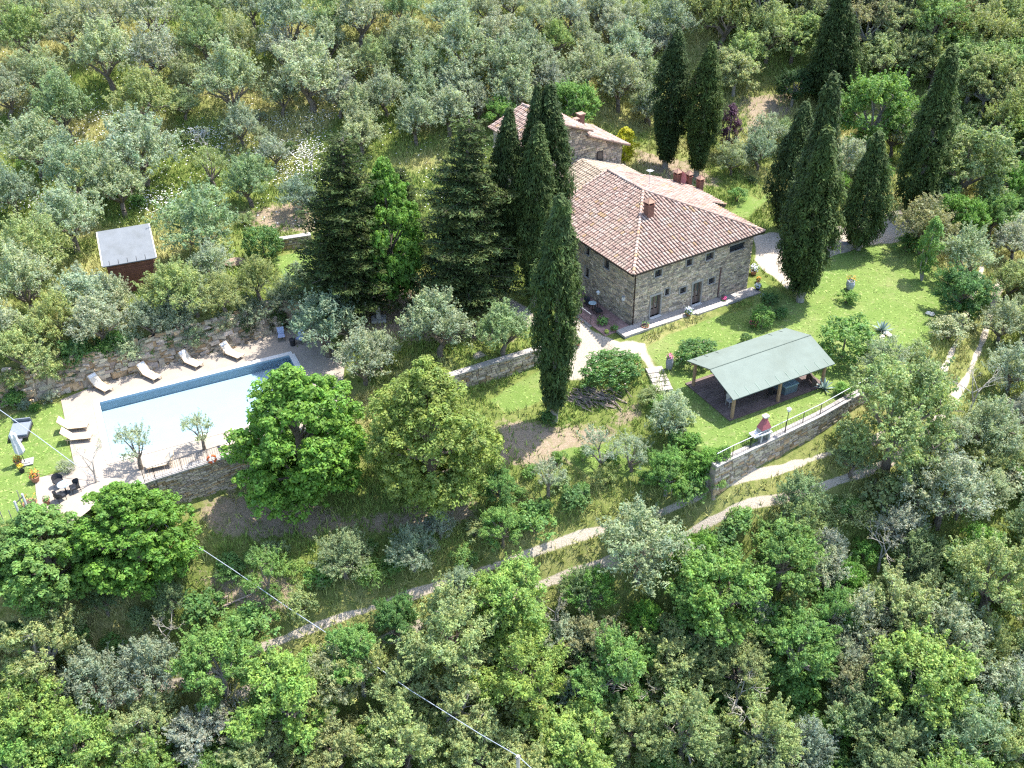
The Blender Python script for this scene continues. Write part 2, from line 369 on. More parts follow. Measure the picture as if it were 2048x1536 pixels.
ROADC = [gp(a, b)[:2] for a, b in [(1985, 540), (1968, 590), (1948, 660), (1912, 745), (1880, 795), (1830, 850), (1760, 905), (1650, 938), (1540, 972), (1400, 1020), (1200, 1092), (1100, 1126), (940, 1180), (870, 1207), (700, 1264), (560, 1317), (430, 1375), (250, 1430), (60, 1500)]]
def offset(line, d):
    out = []
    for i, p in enumerate(line):
        a = line[max(i - 1, 0)]; b = line[min(i + 1, len(line) - 1)]; t = (b - a) / np.linalg.norm(b - a)
        out.append(p + np.array([-t[1], t[0]]) * d)
    return out
TR1, TR2 = offset(ROADC, .82), offset(ROADC, -.82)
jit = (vnoise(XX, YY, 1.1, 1) - .5) * .5 + (vnoise(XX, YY, 3.1, 2) - .5) * .8
def cover(polys, soft=.5, j=1.0):
    o = np.zeros(XX.shape)
    for p in polys: o = np.maximum(o, np.clip(.5 - (sdf(XX, YY, p) + jit * j) / soft * .5, 0, 1))
    return o
C_l = cover(LAWNS, .6, .8); C_g = cover(GRAV, .5, .9); C_d = cover(DIRT, 1.6, 1.6)
tr = np.minimum(pdist(XX, YY, TR1), pdist(XX, YY, TR2)) + jit * .35
C_g = np.maximum(C_g, np.clip(.5 - (tr - .22) / .2 * .5, 0, 1))
dry = np.clip((vnoise(XX, YY, 7, 5) * .6 + vnoise(XX, YY, 2.6, 6) * .4 - .42) * 4, 0, 1)
wet = cover([gxy([(1370, -120), (2200, -150), (2200, 480), (1900, 330), (1800, 200), (1500, 190)]), [tuple(p) for p in ROADC] + [tuple(gp(-60, 1620)[:2]), tuple(gp(2150, 1620)[:2]), tuple(gp(2150, 700)[:2])]], 3, 1); dry = dry * (1 - .8 * wet)
dry2 = np.clip(1 - pdist(XX, YY, ROADC) / 4.0, 0, 1)
ny, nx = XX.shape
V = np.stack([XX.ravel(), YY.ravel(), ZZ.ravel() + ((vnoise(XX, YY, .9, 9) - .5) * .12 * (1 - C_l) * (1 - C_g) * (ZZ > -1.8)).ravel() - .02], 1)
idx = np.arange(nx * ny).reshape(ny, nx)
F = np.stack([idx[:-1, :-1], idx[:-1, 1:], idx[1:, 1:], idx[1:, :-1]], -1).reshape(-1, 4)
gm, n, o = new_mat('hillside_ground')
a1 = N(n, 'ShaderNodeAttribute'); a1.attribute_name = 'tone'; a2 = N(n, 'ShaderNodeAttribute'); a2.attribute_name = 'cover_b'
s1 = N(n, 'ShaderNodeSeparateColor'); n.links.new(a1.outputs[0], s1.inputs[0]); s2 = N(n, 'ShaderNodeSeparateColor'); n.links.new(a2.outputs[0], s2.inputs[0])
n1 = noise(n, 2.2, 6, .65); n2 = noise(n, .55, 4); n3 = noise(n, 11, 4, .7); n4 = noise(n, 30, 2)
wild = mixc(n, ramp(n, n1, .35, .65), (.08, .12, .022), (.17, .205, .045))
wild = mixc(n, ramp(n, n3, .4, .7), wild, (.12, .13, .045))
dryc = mixc(n, ramp(n, n1, .35, .7), (.21, .20, .07), (.25, .235, .10))
f = math_(n, 'MULTIPLY', s2.outputs[0], ramp(n, n1, .3, .55), True)
c = mixc(n, f, wild, dryc)
dirtc = mixc(n, ramp(n, n3, .35, .65), (.20, .15, .10), (.31, .24, .17)); dirtc = mixc(n, ramp(n, n1, .5, .75), dirtc, (.15, .15, .06))
def edge(ch, amp=.5): 
    e = math_(n, 'ADD', ch, math_(n, 'MULTIPLY', math_(n, 'SUBTRACT', n1, .5), amp)); return ramp(n, e, .42, .58)
c = mixc(n, edge(s1.outputs[2], 1.2), c, dirtc)
lawn = mixc(n, ramp(n, n2, .35, .65), (.09, .155, .028), (.13, .185, .04)); lawn = mixc(n, ramp(n, n3, .35, .75), lawn, (.15, .20, .058))
lawn = mixc(n, ramp(n, noise(n, .23, 5, .7), .50, .72), lawn, (.19, .215, .075)); lawn = mixc(n, ramp(n, n1, .56, .75), lawn, (.22, .22, .10)); lawn = mixc(n, ramp(n, n4, .70, .76), lawn, (.26, .3, .16))
c = mixc(n, edge(s1.outputs[0]), c, lawn)
grv = mixc(n, ramp(n, n3, .3, .7), (.34, .285, .22), (.44, .38, .305)); grv = mixc(n, ramp(n, n1, .62, .78), grv, (.28, .26, .14))
c = mixc(n, edge(s1.outputs[1], .3), c, grv)
b = N(n, 'ShaderNodeBsdfPrincipled'); b.inputs['Roughness'].default_value = .95; b.inputs['Specular IOR Level'].default_value = .1
n.links.new(c, b.inputs['Base Color']); bp = N(n, 'ShaderNodeBump'); bp.inputs['Strength'].default_value = .7; bp.inputs['Distance'].default_value = .12
n.links.new(math_(n, 'ADD', n3, math_(n, 'MULTIPLY', n4, .4)), bp.inputs['Height']); n.links.new(bp.outputs[0], b.inputs['Normal']); n.links.new(b.outputs[0], o.inputs[0])
me = fast_mesh('hillside_ground', V, F, np.stack([C_l.ravel(), C_g.ravel(), C_d.ravel()], 1), gm)
ca = me.color_attributes.new('cover_b', 'FLOAT_COLOR', 'POINT'); t4 = np.ones((nx * ny, 4), np.float32); t4[:, 0] = np.maximum(dry, dry2 * .6).ravel(); t4[:, 1] = 0; ca.data.foreach_set('color', t4.ravel())
me.polygons.foreach_set('use_smooth', [True] * len(me.polygons))
go = bpy.data.objects.new('ground', me); COL.objects.link(go); go['kind'] = 'structure'

# ------------------------------------------------------------------ stone and tile work
def tone(kind):
    r = R.random()
    if kind == 'house':
        b = R.uniform(.55, 1.1) * .85; return (b * R.uniform(1.0, 1.08), b * R.uniform(.9, .98), b * R.uniform(.72, .86)) if r < .75 else (b * .62, b * .58, b * .54)
    if kind == 'rough':
        b = R.uniform(.5, 1.15) * .8; return (b, b * R.uniform(.9, .97), b * R.uniform(.76, .9)) if r < .8 else (b * .95, b * .74, b * .5)
    if kind == 'tile':
        if r < .5: b = R.uniform(.40, .50); return (b, b * .76, b * .66)
        if r < .75: b = R.uniform(.44, .54); return (b, b * .84, b * .76)
        if r < .95: b = R.uniform(.30, .4); return (b, b * .76, b * .67)
        return (.42, .31, .19)
    if kind == 'tan':
        b = R.uniform(.38, .6); return (b, b * .88, b * .7)
    return (1, 1, 1)
def stones(mb, O, e, nrm, L, z0, z1, opens=(), hr=(.10, .22), lr=(.2, .55), proud=(.01, .045), kind='house', gap=.018):
    """courses of single stones on a vertical face: O foot point, e along, nrm outwards; z0/z1 numbers or functions of the run"""
    f0 = z0 if callable(z0) else (lambda s: z0); f1 = z1 if callable(z1) else (lambda s: z1)
    zmin = min(f0(L * i / 20) for i in range(21)); zmax = max(f1(L * i / 20) for i in range(21)); z = zmin
    while z < zmax - .04:
        h = R.uniform(*hr); zt = min(z + h, zmax); s = -R.uniform(0, .1)
        while s < L:
            l = R.uniform(*lr); a, b = max(s, 0), min(s + l, L); s += l
            if b - a < .05: continue
            m = (a + b) / 2
            if zt < f0(m) + .02 or z > f1(m) - .05: continue
            top = min(zt, f1(m)); segs = [(a, b)]
            for (u0, u1, v0, v1) in opens:
                if top > v0 + .02 and z < v1 - .02:
                    ns = []
                    for (p, q) in segs:
                        if q <= u0 or p >= u1: ns.append((p, q)); continue
                        if p < u0: ns.append((p, u0))
                        if q > u1: ns.append((u1, q))
                    segs = ns
            for p, q in segs:
                if q - p < .05: continue
                d = R.uniform(*proud); g = gap * R.uniform(.5, 1.3); p2, q2 = p + g, q - g; lo, hi = z + g, top - g * .5
                if hi - lo < .02 or q2 - p2 < .02: continue
                k = min(.02, (hi - lo) * .2); B = [(p2, lo), (q2, lo), (q2, hi), (p2, hi)]; T = [(p2 + k, lo + k * R.random()), (q2 - k, lo + k * R.random()), (q2 - k, hi - k), (p2 + k, hi - k * R.random())]
                vs = [(O[0] + e[0] * x, O[1] + e[1] * x, y) for x, y in B] + [(O[0] + e[0] * x + nrm[0] * d, O[1] + e[1] * x + nrm[1] * d, y) for x, y in T]
                mb.add(vs, [(4, 5, 6, 7), (0, 1, 5, 4), (1, 2, 6, 5), (2, 3, 7, 6), (3, 0, 4, 7)], tone(kind))
        z = zt
def wallface(mb, O, e, nrm, L, z0, z1, opens, rec=.22):
    """mortar face with real openings and reveals"""
    us = sorted({0, L} | {x for o_ in opens for x in o_[:2]}); zs = sorted({z0, z1} | {x for o_ in opens for x in o_[2:4]})
    P = lambda x, z, d=0.0: (O[0] + e[0] * x - nrm[0] * d, O[1] + e[1] * x - nrm[1] * d, z)
    for i in range(len(us) - 1):
        for j in range(len(zs) - 1):
            cx, cz = (us[i] + us[i + 1]) / 2, (zs[j] + zs[j + 1]) / 2
            if any(a < cx < b and c < cz < d for a, b, c, d in [o_[:4] for o_ in opens]): continue
            mb.quad(P(us[i], zs[j]), P(us[i + 1], zs[j]), P(us[i + 1], zs[j + 1]), P(us[i], zs[j + 1]))
    for o_ in opens:
        a, b, c, d = o_[:4]
        mb.quad(P(a, c), P(b, c), P(b, c, rec), P(a, c, rec)); mb.quad(P(a, d, rec), P(b, d, rec), P(b, d), P(a, d))
        mb.quad(P(a, c, rec), P(a, d, rec), P(a, d), P(a, c)); mb.quad(P(b, c), P(b, d), P(b, d, rec), P(b, c, rec))
def opening(parent, O, e, nrm, o_, kind):
    """frame and pane (or boards) set back in an opening"""
    a, b, c, d = o_[:4]; rz = math.atan2(e[1], e[0]); rec = .17; fw = .05 if kind != 'slot' else .03
    P = lambda x, z, dd: (O[0] + e[0] * x - nrm[0] * dd, O[1] + e[1] * x - nrm[1] * dd, z)
    if kind != 'slot':
        for x in (a - .07, b + .07): jb = MB(); jb.box(P(x, (c + d) / 2, -.015), (.065, .05, (d - c) / 2 + .02), rz, (.85, .85, .85)); jb.build('jamb_stone', SLAB, parent)
    fr = MB(); frm = WOODD if kind != 'slot' else METAL
    fr.box(P((a + b) / 2, c + fw / 2, rec), ((b - a) / 2, .03, fw / 2), rz); fr.box(P((a + b) / 2, d - fw / 2, rec), ((b - a) / 2, .03, fw / 2), rz)
    for x in (a + fw / 2, b - fw / 2): fr.box(P(x, (c + d) / 2, rec), (fw / 2, .03, (d - c) / 2 - fw), rz)
    if kind == 'door':
        dn = MB(); mid = (a + b) / 2; brown = MB()
        for x0, x1 in ((a + fw, mid - .01), (mid + .01, b - fw)):
            brown.box(P((x0 + x1) / 2, c + .3, rec), ((x1 - x0) / 2, .02, .25), rz, (1.9, 1.9, 1.9)); dn.box(P((x0 + x1) / 2, (c + .6 + d) / 2, rec + .01), ((x1 - x0) / 2, .01, (d - c - .7) / 2), rz, (2.2, 1.9, 1.6))
            for x in (x0 + .03, x1 - .03): brown.box(P(x, (c + d) / 2, rec - .012), (.03, .02, (d - c) / 2 - fw), rz, (2.2, 2, 1.9))
        dr = brown.build('door', WOODD, parent); dn.build('pane', GLASSD, dr); fr.build('door_frame', WOODD, parent)
        hn = MB(); hn.box(P(mid + .05, c + 1.0, rec - .05), (.015, .02, .06), rz); hn.build('handle', RAILW, dr)
        st = MB(); st.box(P(mid, c - .035, -.02), ((b - a) / 2 + .06, .2, .035), rz); st.build('door_step', COPEM, parent)
        li = MB(); li.box(P(mid, d + .09, -.0), ((b - a) / 2 + .15, .05, .085), rz); li.build('lintel', SLAB, parent)
        return
    w_ = fr.build('window', frm, parent)
    gl = MB()
    if kind == 'slot':
        gl.box(P((a + b) / 2, (c + d) / 2, rec + .01), ((b - a) / 2 - .01, .01, (d - c) / 2 - .01), rz)
    else:
        mid = (a + b) / 2
        gl.box(P(mid, (c + d) / 2, rec + .01), ((b - a) / 2 - fw, .008, (d - c) / 2 - fw), rz)
        mu = MB(); mu.box(P(mid, (c + d) / 2, rec), (.02, .025, (d - c) / 2 - fw), rz); mu.build('mullion', WOODD, w_)
    gl.build('pane', GLASSD, w_)
    si = MB(); si.box(P((a + b) / 2, c - .03, -.02), ((b - a) / 2 + .05, .12, .03), rz); si.build('sill', SLAB, w_)
    li = MB(); li.box(P((a + b) / 2, d + .06, -.0), ((b - a) / 2 + .1, .04, .055), rz, (.8, .8, .8)); li.build('lintel', SLAB, parent)
def tiles(mb, pan, O, e, s, run, kind='tile', pitch=.29, step=.4, r=.098):
    """half round cover tiles on a sloping plane: O eave start, e along the eave, s up the slope (unit), run(x) -> (from, to) up the slope"""
    e, s, O = Vector(e), Vector(s), Vector(O); nrm = e.cross(s).normalized()
    if nrm.z < 0: nrm = -nrm
    L = run.L; x = pitch / 2
    while x < L:
        t0, t1 = run(x)
        if t1 - t0 > .1:
            t = t0 - .04; row = 0; wob = R.uniform(-.015, .015)
            while t < t1 - .05:
                te = min(t + step + .05, t1 + .03); cx = x + R.uniform(-.012, .012) + wob; col = tone(kind); k_ = R.uniform(.93, 1.07); col = tuple(q * k_ for q in col)
                lift = R.uniform(.012, .03); vs = []
                for tt, rr, lf in ((t, r * 1.08, lift + .02), (te, r * .86, lift - .012)):
                    for k in range(5):
                        an = math.pi * k / 4; vs.append(O + e * (cx - math.cos(an) * rr) + s * tt + nrm * (math.sin(an) * rr * .85 + lf))
                mb.add(vs, [(k, k + 1, 6 + k, 5 + k) for k in range(4)] + [(0, 1, 2, 3, 4)], col)
                t += step * R.uniform(.96, 1.04)
        x += pitch
class Run:
    def __init__(s, L, f): s.L = L; s.f = f
    def __call__(s, x): return s.f(x)
def ridge(mb, A, B, r=.12, step=.38, kind='tile'):
    A, B = Vector(A), Vector(B); d = (B - A); L = d.length; d.normalize(); side = d.cross(Vector((0, 0, 1))).normalized(); up = side.cross(d); t = 0
    while t < L:
        te = min(t + step + .05, L + .05); vs = []; col = tone(kind); col = tuple(min(1, q * 1.12) for q in col)
        for tt, rr, lf in ((t, r * 1.1, .05), (te, r * .88, .015)):
            for k in range(5):
                an = math.pi * k / 4; vs.append(A + d * tt + side * math.cos(an) * rr + up * (math.sin(an) * rr + lf))
        mb.add(vs, [(k, 5 + k, 6 + k, k + 1) for k in range(4)] + [(0, 1, 2, 3, 4)], col); t += step

# ------------------------------------------------------------------ farmhouse (local frame: x along the front, y back, z up)
HB = .4; HAZ = math.radians(31.3)
house = thing('stone_farmhouse', 'two storey stone farmhouse with hipped terracotta tile roof and brown glazed doors on the lawn', 'house', (8.93, 63.87, HB), HAZ)
HU = np.array([math.cos(HAZ), math.sin(HAZ)]); HV = np.array([-HU[1], HU[0]])
def hw(u, v, z=0): p = np.array([8.93, 63.87]) + HU * u + HV * v; return np.array([p[0], p[1], z])
EZ = 5.7 - HB; RZ = 8.03 - HB; SLL = (RZ - EZ) / 6.44; SLF = (RZ - EZ) / 7.3; RU = 6.44; RW = 7.3; HWID = 12.88
A0 = .55; ZB = -1.2
FO = [(2.31, 3.23, 1.1, 2.9, 'door'), (6.45, 7.3, .86, 2.78, 'door'), (3.63, 4.02, 2.62, 3.15, 'win'), (5.13, 5.72, 2.3, 2.76, 'win'), (8.01, 8.62, 2.25, 2.72, 'win'), (2.49, 3.11, 4.55, 5.08, 'win'), (5.52, 6.06, 4.6, 5.1, 'win'), (7.46, 8.2, 4.5, 5.05, 'win'), (9.9, 11.44, 4.52, 5.02, 'slot')]
FO = [(a - A0, b - A0, c - HB, d - HB, k) for a, b, c, d, k in FO]
LO = [(3.55, 4.2, 4.4, 5.1, 'win'), (6.1, 6.6, 4.5, 5.05, 'win'), (6.1, 6.6, 2.5, 3.3, 'win'), (7.7, 8.6, 1.25, 3.6, 'door')]
LO = [(12.1 - b, 12.1 - a, c - HB, d - HB, k) for a, b, c, d, k in LO]
mo = MB()
L1 = 11.78
fO, fe, fn = (A0, A0), (1, 0), (0, -1)
lO, le, ln = (A0, 12.1), (0, -1), (-1, 0); L2 = 12.1 - A0
wallface(mo, fO, fe, fn, L1, ZB, EZ + .12, FO); wallface(mo, lO, le, ln, L2, ZB, EZ + .12, LO)
mo.quad((A0 + L1, A0, ZB), (A0 + L1, 12.1, ZB), (A0 + L1, 12.1, EZ + .1), (A0 + L1, A0, EZ + .1)); mo.quad((A0, 12.1, ZB), (A0, 12.1, EZ + .1), (A0 + L1, 12.1, EZ + .1), (A0 + L1, 12.1, ZB))
mo.quad((12.9, 6.6, ZB), (14.5, 6.6, ZB), (14.5, 6.6, EZ - .8), (12.9, 6.6, EZ - .4)); mo.quad((14.5, 6.6, ZB), (14.5, 11.8, ZB), (14.5, 11.8, EZ - .8), (14.5, 6.6, EZ - .8)); mo.quad((14.5, 11.8, ZB), (A0 + L1, 11.8, ZB), (A0 + L1, 11.8, EZ - .1), (14.5, 11.8, EZ - .8))
# near-black sheets behind the openings, the shade of unlit rooms painted in
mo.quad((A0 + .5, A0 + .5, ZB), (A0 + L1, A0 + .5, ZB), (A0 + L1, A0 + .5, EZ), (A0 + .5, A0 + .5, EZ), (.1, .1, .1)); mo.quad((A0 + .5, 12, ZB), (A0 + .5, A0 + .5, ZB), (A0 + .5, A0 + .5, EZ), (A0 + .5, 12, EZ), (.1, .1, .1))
wall = mo.build('wall', MORTAR, house)
sm = MB(); stones(sm, fO, fe, fn, L1, lambda s: .6 - s * .055 - .3, EZ + .1, [o_[:4] for o_ in FO]); stones(sm, lO, le, ln, L2, .1, EZ + .1, [o_[:4] for o_ in LO]); stones(sm, (A0 + L1, A0), (0, 1), (1, 0), 11.5, -.3, EZ + .1)
# long corner stones
z = .3
while z < EZ - .3:
    sm.box((A0 + .22, A0 - .035, z + .13), (.26, .03, .12), 0, tone('house')); sm.box((A0 - .035, A0 + .3, z + .42), (.03, .3, .12), 0, tone('house')); z += .56
sm.build('wall_stones', STONE, wall, kind='stuff')
for o_ in FO: opening(house, fO, fe, fn, o_, o_[4])
for o_ in LO: opening(house, lO, le, ln, o_, o_[4])
rf = MB()
def rz_l(u): return EZ + SLL * u
NB = 12.0; XB = 14.75
P = lambda u, v, z: (u, v, z)
rf.add([(0, 0, EZ), (HWID, 0, EZ), (RU, RW, RZ), (0, NB, EZ), (RU, NB, RZ), (HWID, 6.5, EZ), (XB, 6.5, RZ - SLL * (XB - RU)), (XB, 11.4, RZ - SLL * (XB - RU)), (12.2, NB, RZ - SLL * (12.2 - RU)), (HWID, 6.5, EZ)],
       [(0, 1, 2), (0, 2, 4, 3), (1, 5, 6, 7, 8, 4, 2)], (.15, .11, .09))
roof = rf.build('roof', TILE, house)
eb = MB()
for a, b in (((0, 0), (HWID, 0)), ((0, 0), (0, NB)), ((HWID, 0), (HWID, 6.5)), ((XB, 6.5), (XB, 11.4))):
    za = EZ if a[0] < 14 else RZ - SLL * (XB - RU); cx, cy = (a[0] + b[0]) / 2, (a[1] + b[1]) / 2
    eb.box((cx, cy, za - .07), (abs(b[0] - a[0]) / 2 + .03, abs(b[1] - a[1]) / 2 + .03, .05), 0, (.55, .5, .45))
eb.box((HWID / 2, .3, EZ - .03), (HWID / 2, .28, .02)); eb.box((.3, 6.3, EZ - .03), (.28, 5.7, .02))
eb.quad((HWID, 6.48, EZ - .02), (XB, 6.48, RZ - SLL * (XB - RU) - .02), (XB, 6.48, RZ - SLL * (XB - RU) - .3), (HWID, 6.48, EZ - .3))
eb.build('eaves', WOODD, roof)
tm = MB(); cl = math.hypot(1, SLL); cf = math.hypot(1, SLF)
tiles(tm, rf, (0, 0, EZ), (1, 0, 0), (0, 1 / cf, SLF / cf), Run(HWID, lambda x: (0, (x / RU * RW if x < RU else (HWID - x) / (HWID - RU) * RW) * cf)))
tiles(tm, rf, (0, 0, EZ), (0, 1, 0), (1 / cl, 0, SLL / cl), Run(NB, lambda x: (0, (x / RW * RU if x < RW else RU) * cl)))
def rr_(x):
    t1 = (x / RW * RU if x < RW else RU) * cl
    return (0 if x < 6.5 else -(XB - HWID) * cl, t1)
tiles(tm, rf, (HWID, 0, EZ), (0, 1, 0), (-1 / cl, 0, SLL / cl), Run(NB - .1, rr_))
tm.build('roof_tiles', TILE, roof, kind='stuff')
rd = MB(); ridge(rd, (0, 0, EZ + .03), (RU, RW, RZ + .03)); ridge(rd, (HWID, 0, EZ + .03), (RU, RW, RZ + .03)); ridge(rd, (RU, NB, RZ + .03), (RU, RW, RZ + .03)); ridge(rd, (0, NB, EZ + .03), (RU, NB, RZ + .03), .1); ridge(rd, (12.2, NB, RZ - SLL * (12.2 - RU) + .03), (RU, NB, RZ + .03), .09)
rd.build('ridge_tiles', TILE, roof, kind='stuff')
def chimney(u, v, z, w_, h, label, cap='hip', lean=False):
    m = MB(); m.box((u, v, z + h * .25), (w_ / 2, w_ / 2, h * .45))
    ch = m.build('chimney', BRICK, roof, label=label)
    k = MB(); zt = z + h * .7
    k.box((u, v, zt + .02), (w_ / 2 + .05, w_ / 2 + .05, .025), 0, (1.5, 1.3, 1.2))
    for sx in (-1, 1):
        for sy in (-1, 1): k.box((u + sx * (w_ / 2 - .06), v + sy * (w_ / 2 - .06), zt + .15), (.055, .055, .11), 0, (1.2, 1.1, 1))
    k.box((u, v, zt + .14), (w_ / 2 - .13, w_ / 2 - .13, .1), 0, (.15, .15, .15))
    r = w_ / 2 + .08; b0 = zt + .26; pk = b0 + .34
    k.build('chimney_pot', BRICK, ch)
    cp_ = MB(); cp_.add([(u - r, v - r, b0), (u + r, v - r, b0), (u + r, v + r, b0), (u - r, v + r, b0), (u, v, pk)], [(0, 1, 4), (1, 2, 4), (2, 3, 4), (3, 0, 4), (3, 2, 1, 0)], (.45, .29, .22))
    for i in range(4):
        for sx in (-1, 1): cp_.tube((u + sx * r * (1 - i / 5), v - r * (1 - i / 5), b0 + .02 + .34 * i / 5), (u + sx * r * .1, v - r * .1, pk), .02, .02, 4, (.4, .28, .2))
    cp_.build('chimney_cap', TILE, ch)
    return ch
def hroof(px, py, f):
    p = hit(px, py, f); q = p[:2] - np.array([8.93, 63.87]); return float(q @ HU), float(q @ HV)
def zfront(x, y): q = np.array([x, y]) - np.array([8.93, 63.87]); return 5.7 + SLF * float(q @ HV)
def zright(x, y): q = np.array([x, y]) - np.array([8.93, 63.87]); return 8.03 - SLL * (float(q @ HU) - RU)
u_, v_ = hroof(1297, 432, zfront); chimney(u_, v_, EZ + SLF * v_, .56, 1.35, 'big brick chimney on the front roof slope')
for px, py, s_, lb in ((1354, 366, .5, 'brick chimney behind the red satellite dish'), (1377, 370, .4, 'smallest brick chimney of the rear three'), (1399, 379, .46, 'brick chimney nearest the rear roof corner')):
    u_, v_ = hroof(px, py, zright); chimney(u_, v_, RZ - SLL * (u_ - RU) - .1, s_, 1.25, lb)
# dish and aerial, drainpipe, wall lamp
u_, v_ = hroof(1368, 371, zright); zd = RZ - SLL * (u_ - RU)
dm = MB(); dm.tube((u_, v_, zd), (u_, v_, zd + .6), .025); 
for i in range(3):
    r0, r1 = i * .15, (i + 1) * .15
    for k in range(12):
        a_, b_ = 2 * math.pi * k / 12, 2 * math.pi * (k + 1) / 12
        pt = lambda r, a: (u_ - .12 + r * .35 * math.sin(a) * .2 + .0 - (r * r) * .3, v_ + r * math.cos(a), zd + .75 + r * 1.2 * math.sin(a))
        dm.quad(pt(r0, a_), pt(r1, a_), pt(r1, b_), pt(r0, b_))
dm.build('satellite_dish', mat('dish_red', (.55, .22, .2), .5, .05, 3), roof)
u_, v_ = hroof(1298, 375, zright); zd = RZ - SLL * max(u_ - RU, 0); am = MB(); am.tube((u_, v_, zd - .1), (u_, v_, zd + 1.5), .02)
for i in range(5): am.tube((u_ - .25, v_ - .2 + .1 * i, zd + 1.45), (u_ + .25, v_ - .2 + .1 * i, zd + 1.45), .01)
am.tube((u_, v_ - .3, zd + 1.45), (u_, v_ + .35, zd + 1.45), .014); am.build('aerial', RAILW, roof)
dp = MB(); dp.tube((A0 + .07, A0 - .09, .4), (A0 + .07, A0 - .09, EZ - .1), .05, .05, 8, (.8, .5, .4)); dp.build('drainpipe', METAL, house)
lp = MB(); lp.box((A0 - .12, A0 + .95, 2.5), (.09, .09, .14), 0, (2, 2, 2)); lp.box((A0 - .12, A0 + .95, 2.67), (.12, .12, .03)); lp.build('wall_lamp', CONC, house)
pp = MB(); pp.tube((9.15, A0 - .07, .0), (9.15, A0 - .07, 3.0), .045, .045, 7, (2.6, 1.5, 1.4)); pp.build('downpipe', METAL, house)

# link roof and tower at the back
tower = thing('stone_tower', 'taller stone block with gabled tile roof and lean-to behind the farmhouse roof', 'house', tuple(hw(4.2, 18.5, 1.5)), HAZ)
TB = 1.5; tw = lambda u, v, z: (u - 4.2, v - 18.5, z - TB)
TW = MB(); 
TO = [(8.5 - 1.2, 9.05 - 1.2, 6.4, 7.75, 'win')]
tO = tw(1.2, 16.3, 0)[:2]
def tgab(s):
    u = 1.2 + s
    return (11.15 - abs(u - 4.2) * .375 if u < 7.4 else 9.5 - (u - 7.4) * .4) - TB
# front face as fine columns under the gable line
TW.box(tw(4.2, 18.9, 5.2), (3.1, 2.45, 4.7 - .0)); TW.box(tw(9.2, 18.9, 4.4), (1.95, 2.45, 3.4)); 
for s in range(20):
    a = s * .5; b = a + .5
    if a < 6.2: TW.add([(tO[0] + a, tO[1], 7), (tO[0] + b, tO[1], 7), (tO[0] + b, tO[1], tgab(b) - .05), (tO[0] + a, tO[1], tgab(a) - .05), (tO[0] + a, tO[1] + 4.9, 7), (tO[0] + b, tO[1] + 4.9, 7), (tO[0] + b, tO[1] + 4.9, tgab(b) - .05), (tO[0] + a, tO[1] + 4.9, tgab(a) - .05)], [(0, 1, 2, 3), (5, 4, 7, 6), (3, 2, 6, 7), (0, 3, 7, 4), (1, 5, 6, 2)])
    else: TW.add([(tO[0] + a, tO[1], 5.5), (tO[0] + b, tO[1], 5.5), (tO[0] + b, tO[1], tgab(b) - .05), (tO[0] + a, tO[1], tgab(a) - .05), (tO[0] + a, tO[1] + 4.9, 5.5), (tO[0] + b, tO[1] + 4.9, 5.5), (tO[0] + b, tO[1] + 4.9, tgab(b) - .05), (tO[0] + a, tO[1] + 4.9, tgab(a) - .05)], [(0, 1, 2, 3), (5, 4, 7, 6), (3, 2, 6, 7), (0, 3, 7, 4), (1, 5, 6, 2)])
twall = TW.build('wall', MORTAR, tower)
ts = MB(); tO2 = (tO[0], tO[1] + .12); 
wm = MB(); 
stones(ts, tO, (1, 0), (0, -1), 9.95, 1.0, lambda s: tgab(s) - .08, [(7.25, 7.9, 6.35 - TB, 7.8 - TB)], hr=(.14, .26), lr=(.25, .6), kind='house')
ts.add([tw(11.15, 16.45, 1)] + [tw(11.15, 21.3, 1), tw(11.15, 21.3, 7.9), tw(11.15, 16.45, 7.9)], [(0, 1, 2, 3)], (.5, .47, .4)); stones(ts, tw(1.1, 21.3, 0)[:2], (0, -1), (-1, 0), 4.9, 2, 9.8 - TB)
ts.build('wall_stones', STONE, twall, kind='stuff')
w_ = MB(); cx = tO[0] + 7.57; w_.box((cx, tO[1] - .02, 7.07 - TB), (.3, .03, .7), 0, (.7, .7, .7)); wf = w_.build('window', WOODD, tower)
g_ = MB(); g_.box((cx, tO[1] - .055, 7.07 - TB), (.23, .01, .62)); g_.build('pane', GLASSD, wf)
sh_ = MB(); sh_.box((cx - .33, tO[1] - .1, 7.07 - TB), (.02, .06, .68), .5); sh_.build('shutter', WOODD, wf)
fb = MB(); fb.box((cx + .05, tO[1] - .16, 6.36 - TB), (.28, .1, .07)); fbx = fb.build('flower_box', CLAY, tower)
TR = MB(); tl = MB(); cg = math.hypot(1, .375); cl2 = math.hypot(1, .4)
PKu = 4.2; L_ = .75; R_ = 7.7; y0, y1 = 15.85, 21.6
for (ua, za, ub, zb) in ((L_, 11.25 - .375 * (PKu - L_), PKu, 11.25), (PKu, 11.25, R_, 11.25 - .375 * (R_ - PKu)), (7.15, 9.62, 11.75, 9.62 - .4 * 4.6)):
    TR.plate([tw(ua, y0, za), tw(ub, y0, zb), tw(ub, y1, zb), tw(ua, y1, za)], .09, (.3, .22, .17))
troof = TR.build('roof', TILE, tower)
tiles(tl, None, tw(L_, y0, 11.25 - .375 * (PKu - L_)), (0, 1, 0), (1 / cg, 0, .375 / cg), Run(y1 - y0, lambda x: (0, (PKu - L_) * cg)))
tiles(tl, None, tw(R_, y0, 11.25 - .375 * (R_ - PKu)), (0, 1, 0), (-1 / cg, 0, .375 / cg), Run(y1 - y0, lambda x: (0, (R_ - PKu) * cg)))
tiles(tl, None, tw(11.75, y0, 9.62 - .4 * 4.6), (0, 1, 0), (-1 / cl2, 0, .4 / cl2), Run(y1 - y0, lambda x: (0, 4.1 * cl2)))
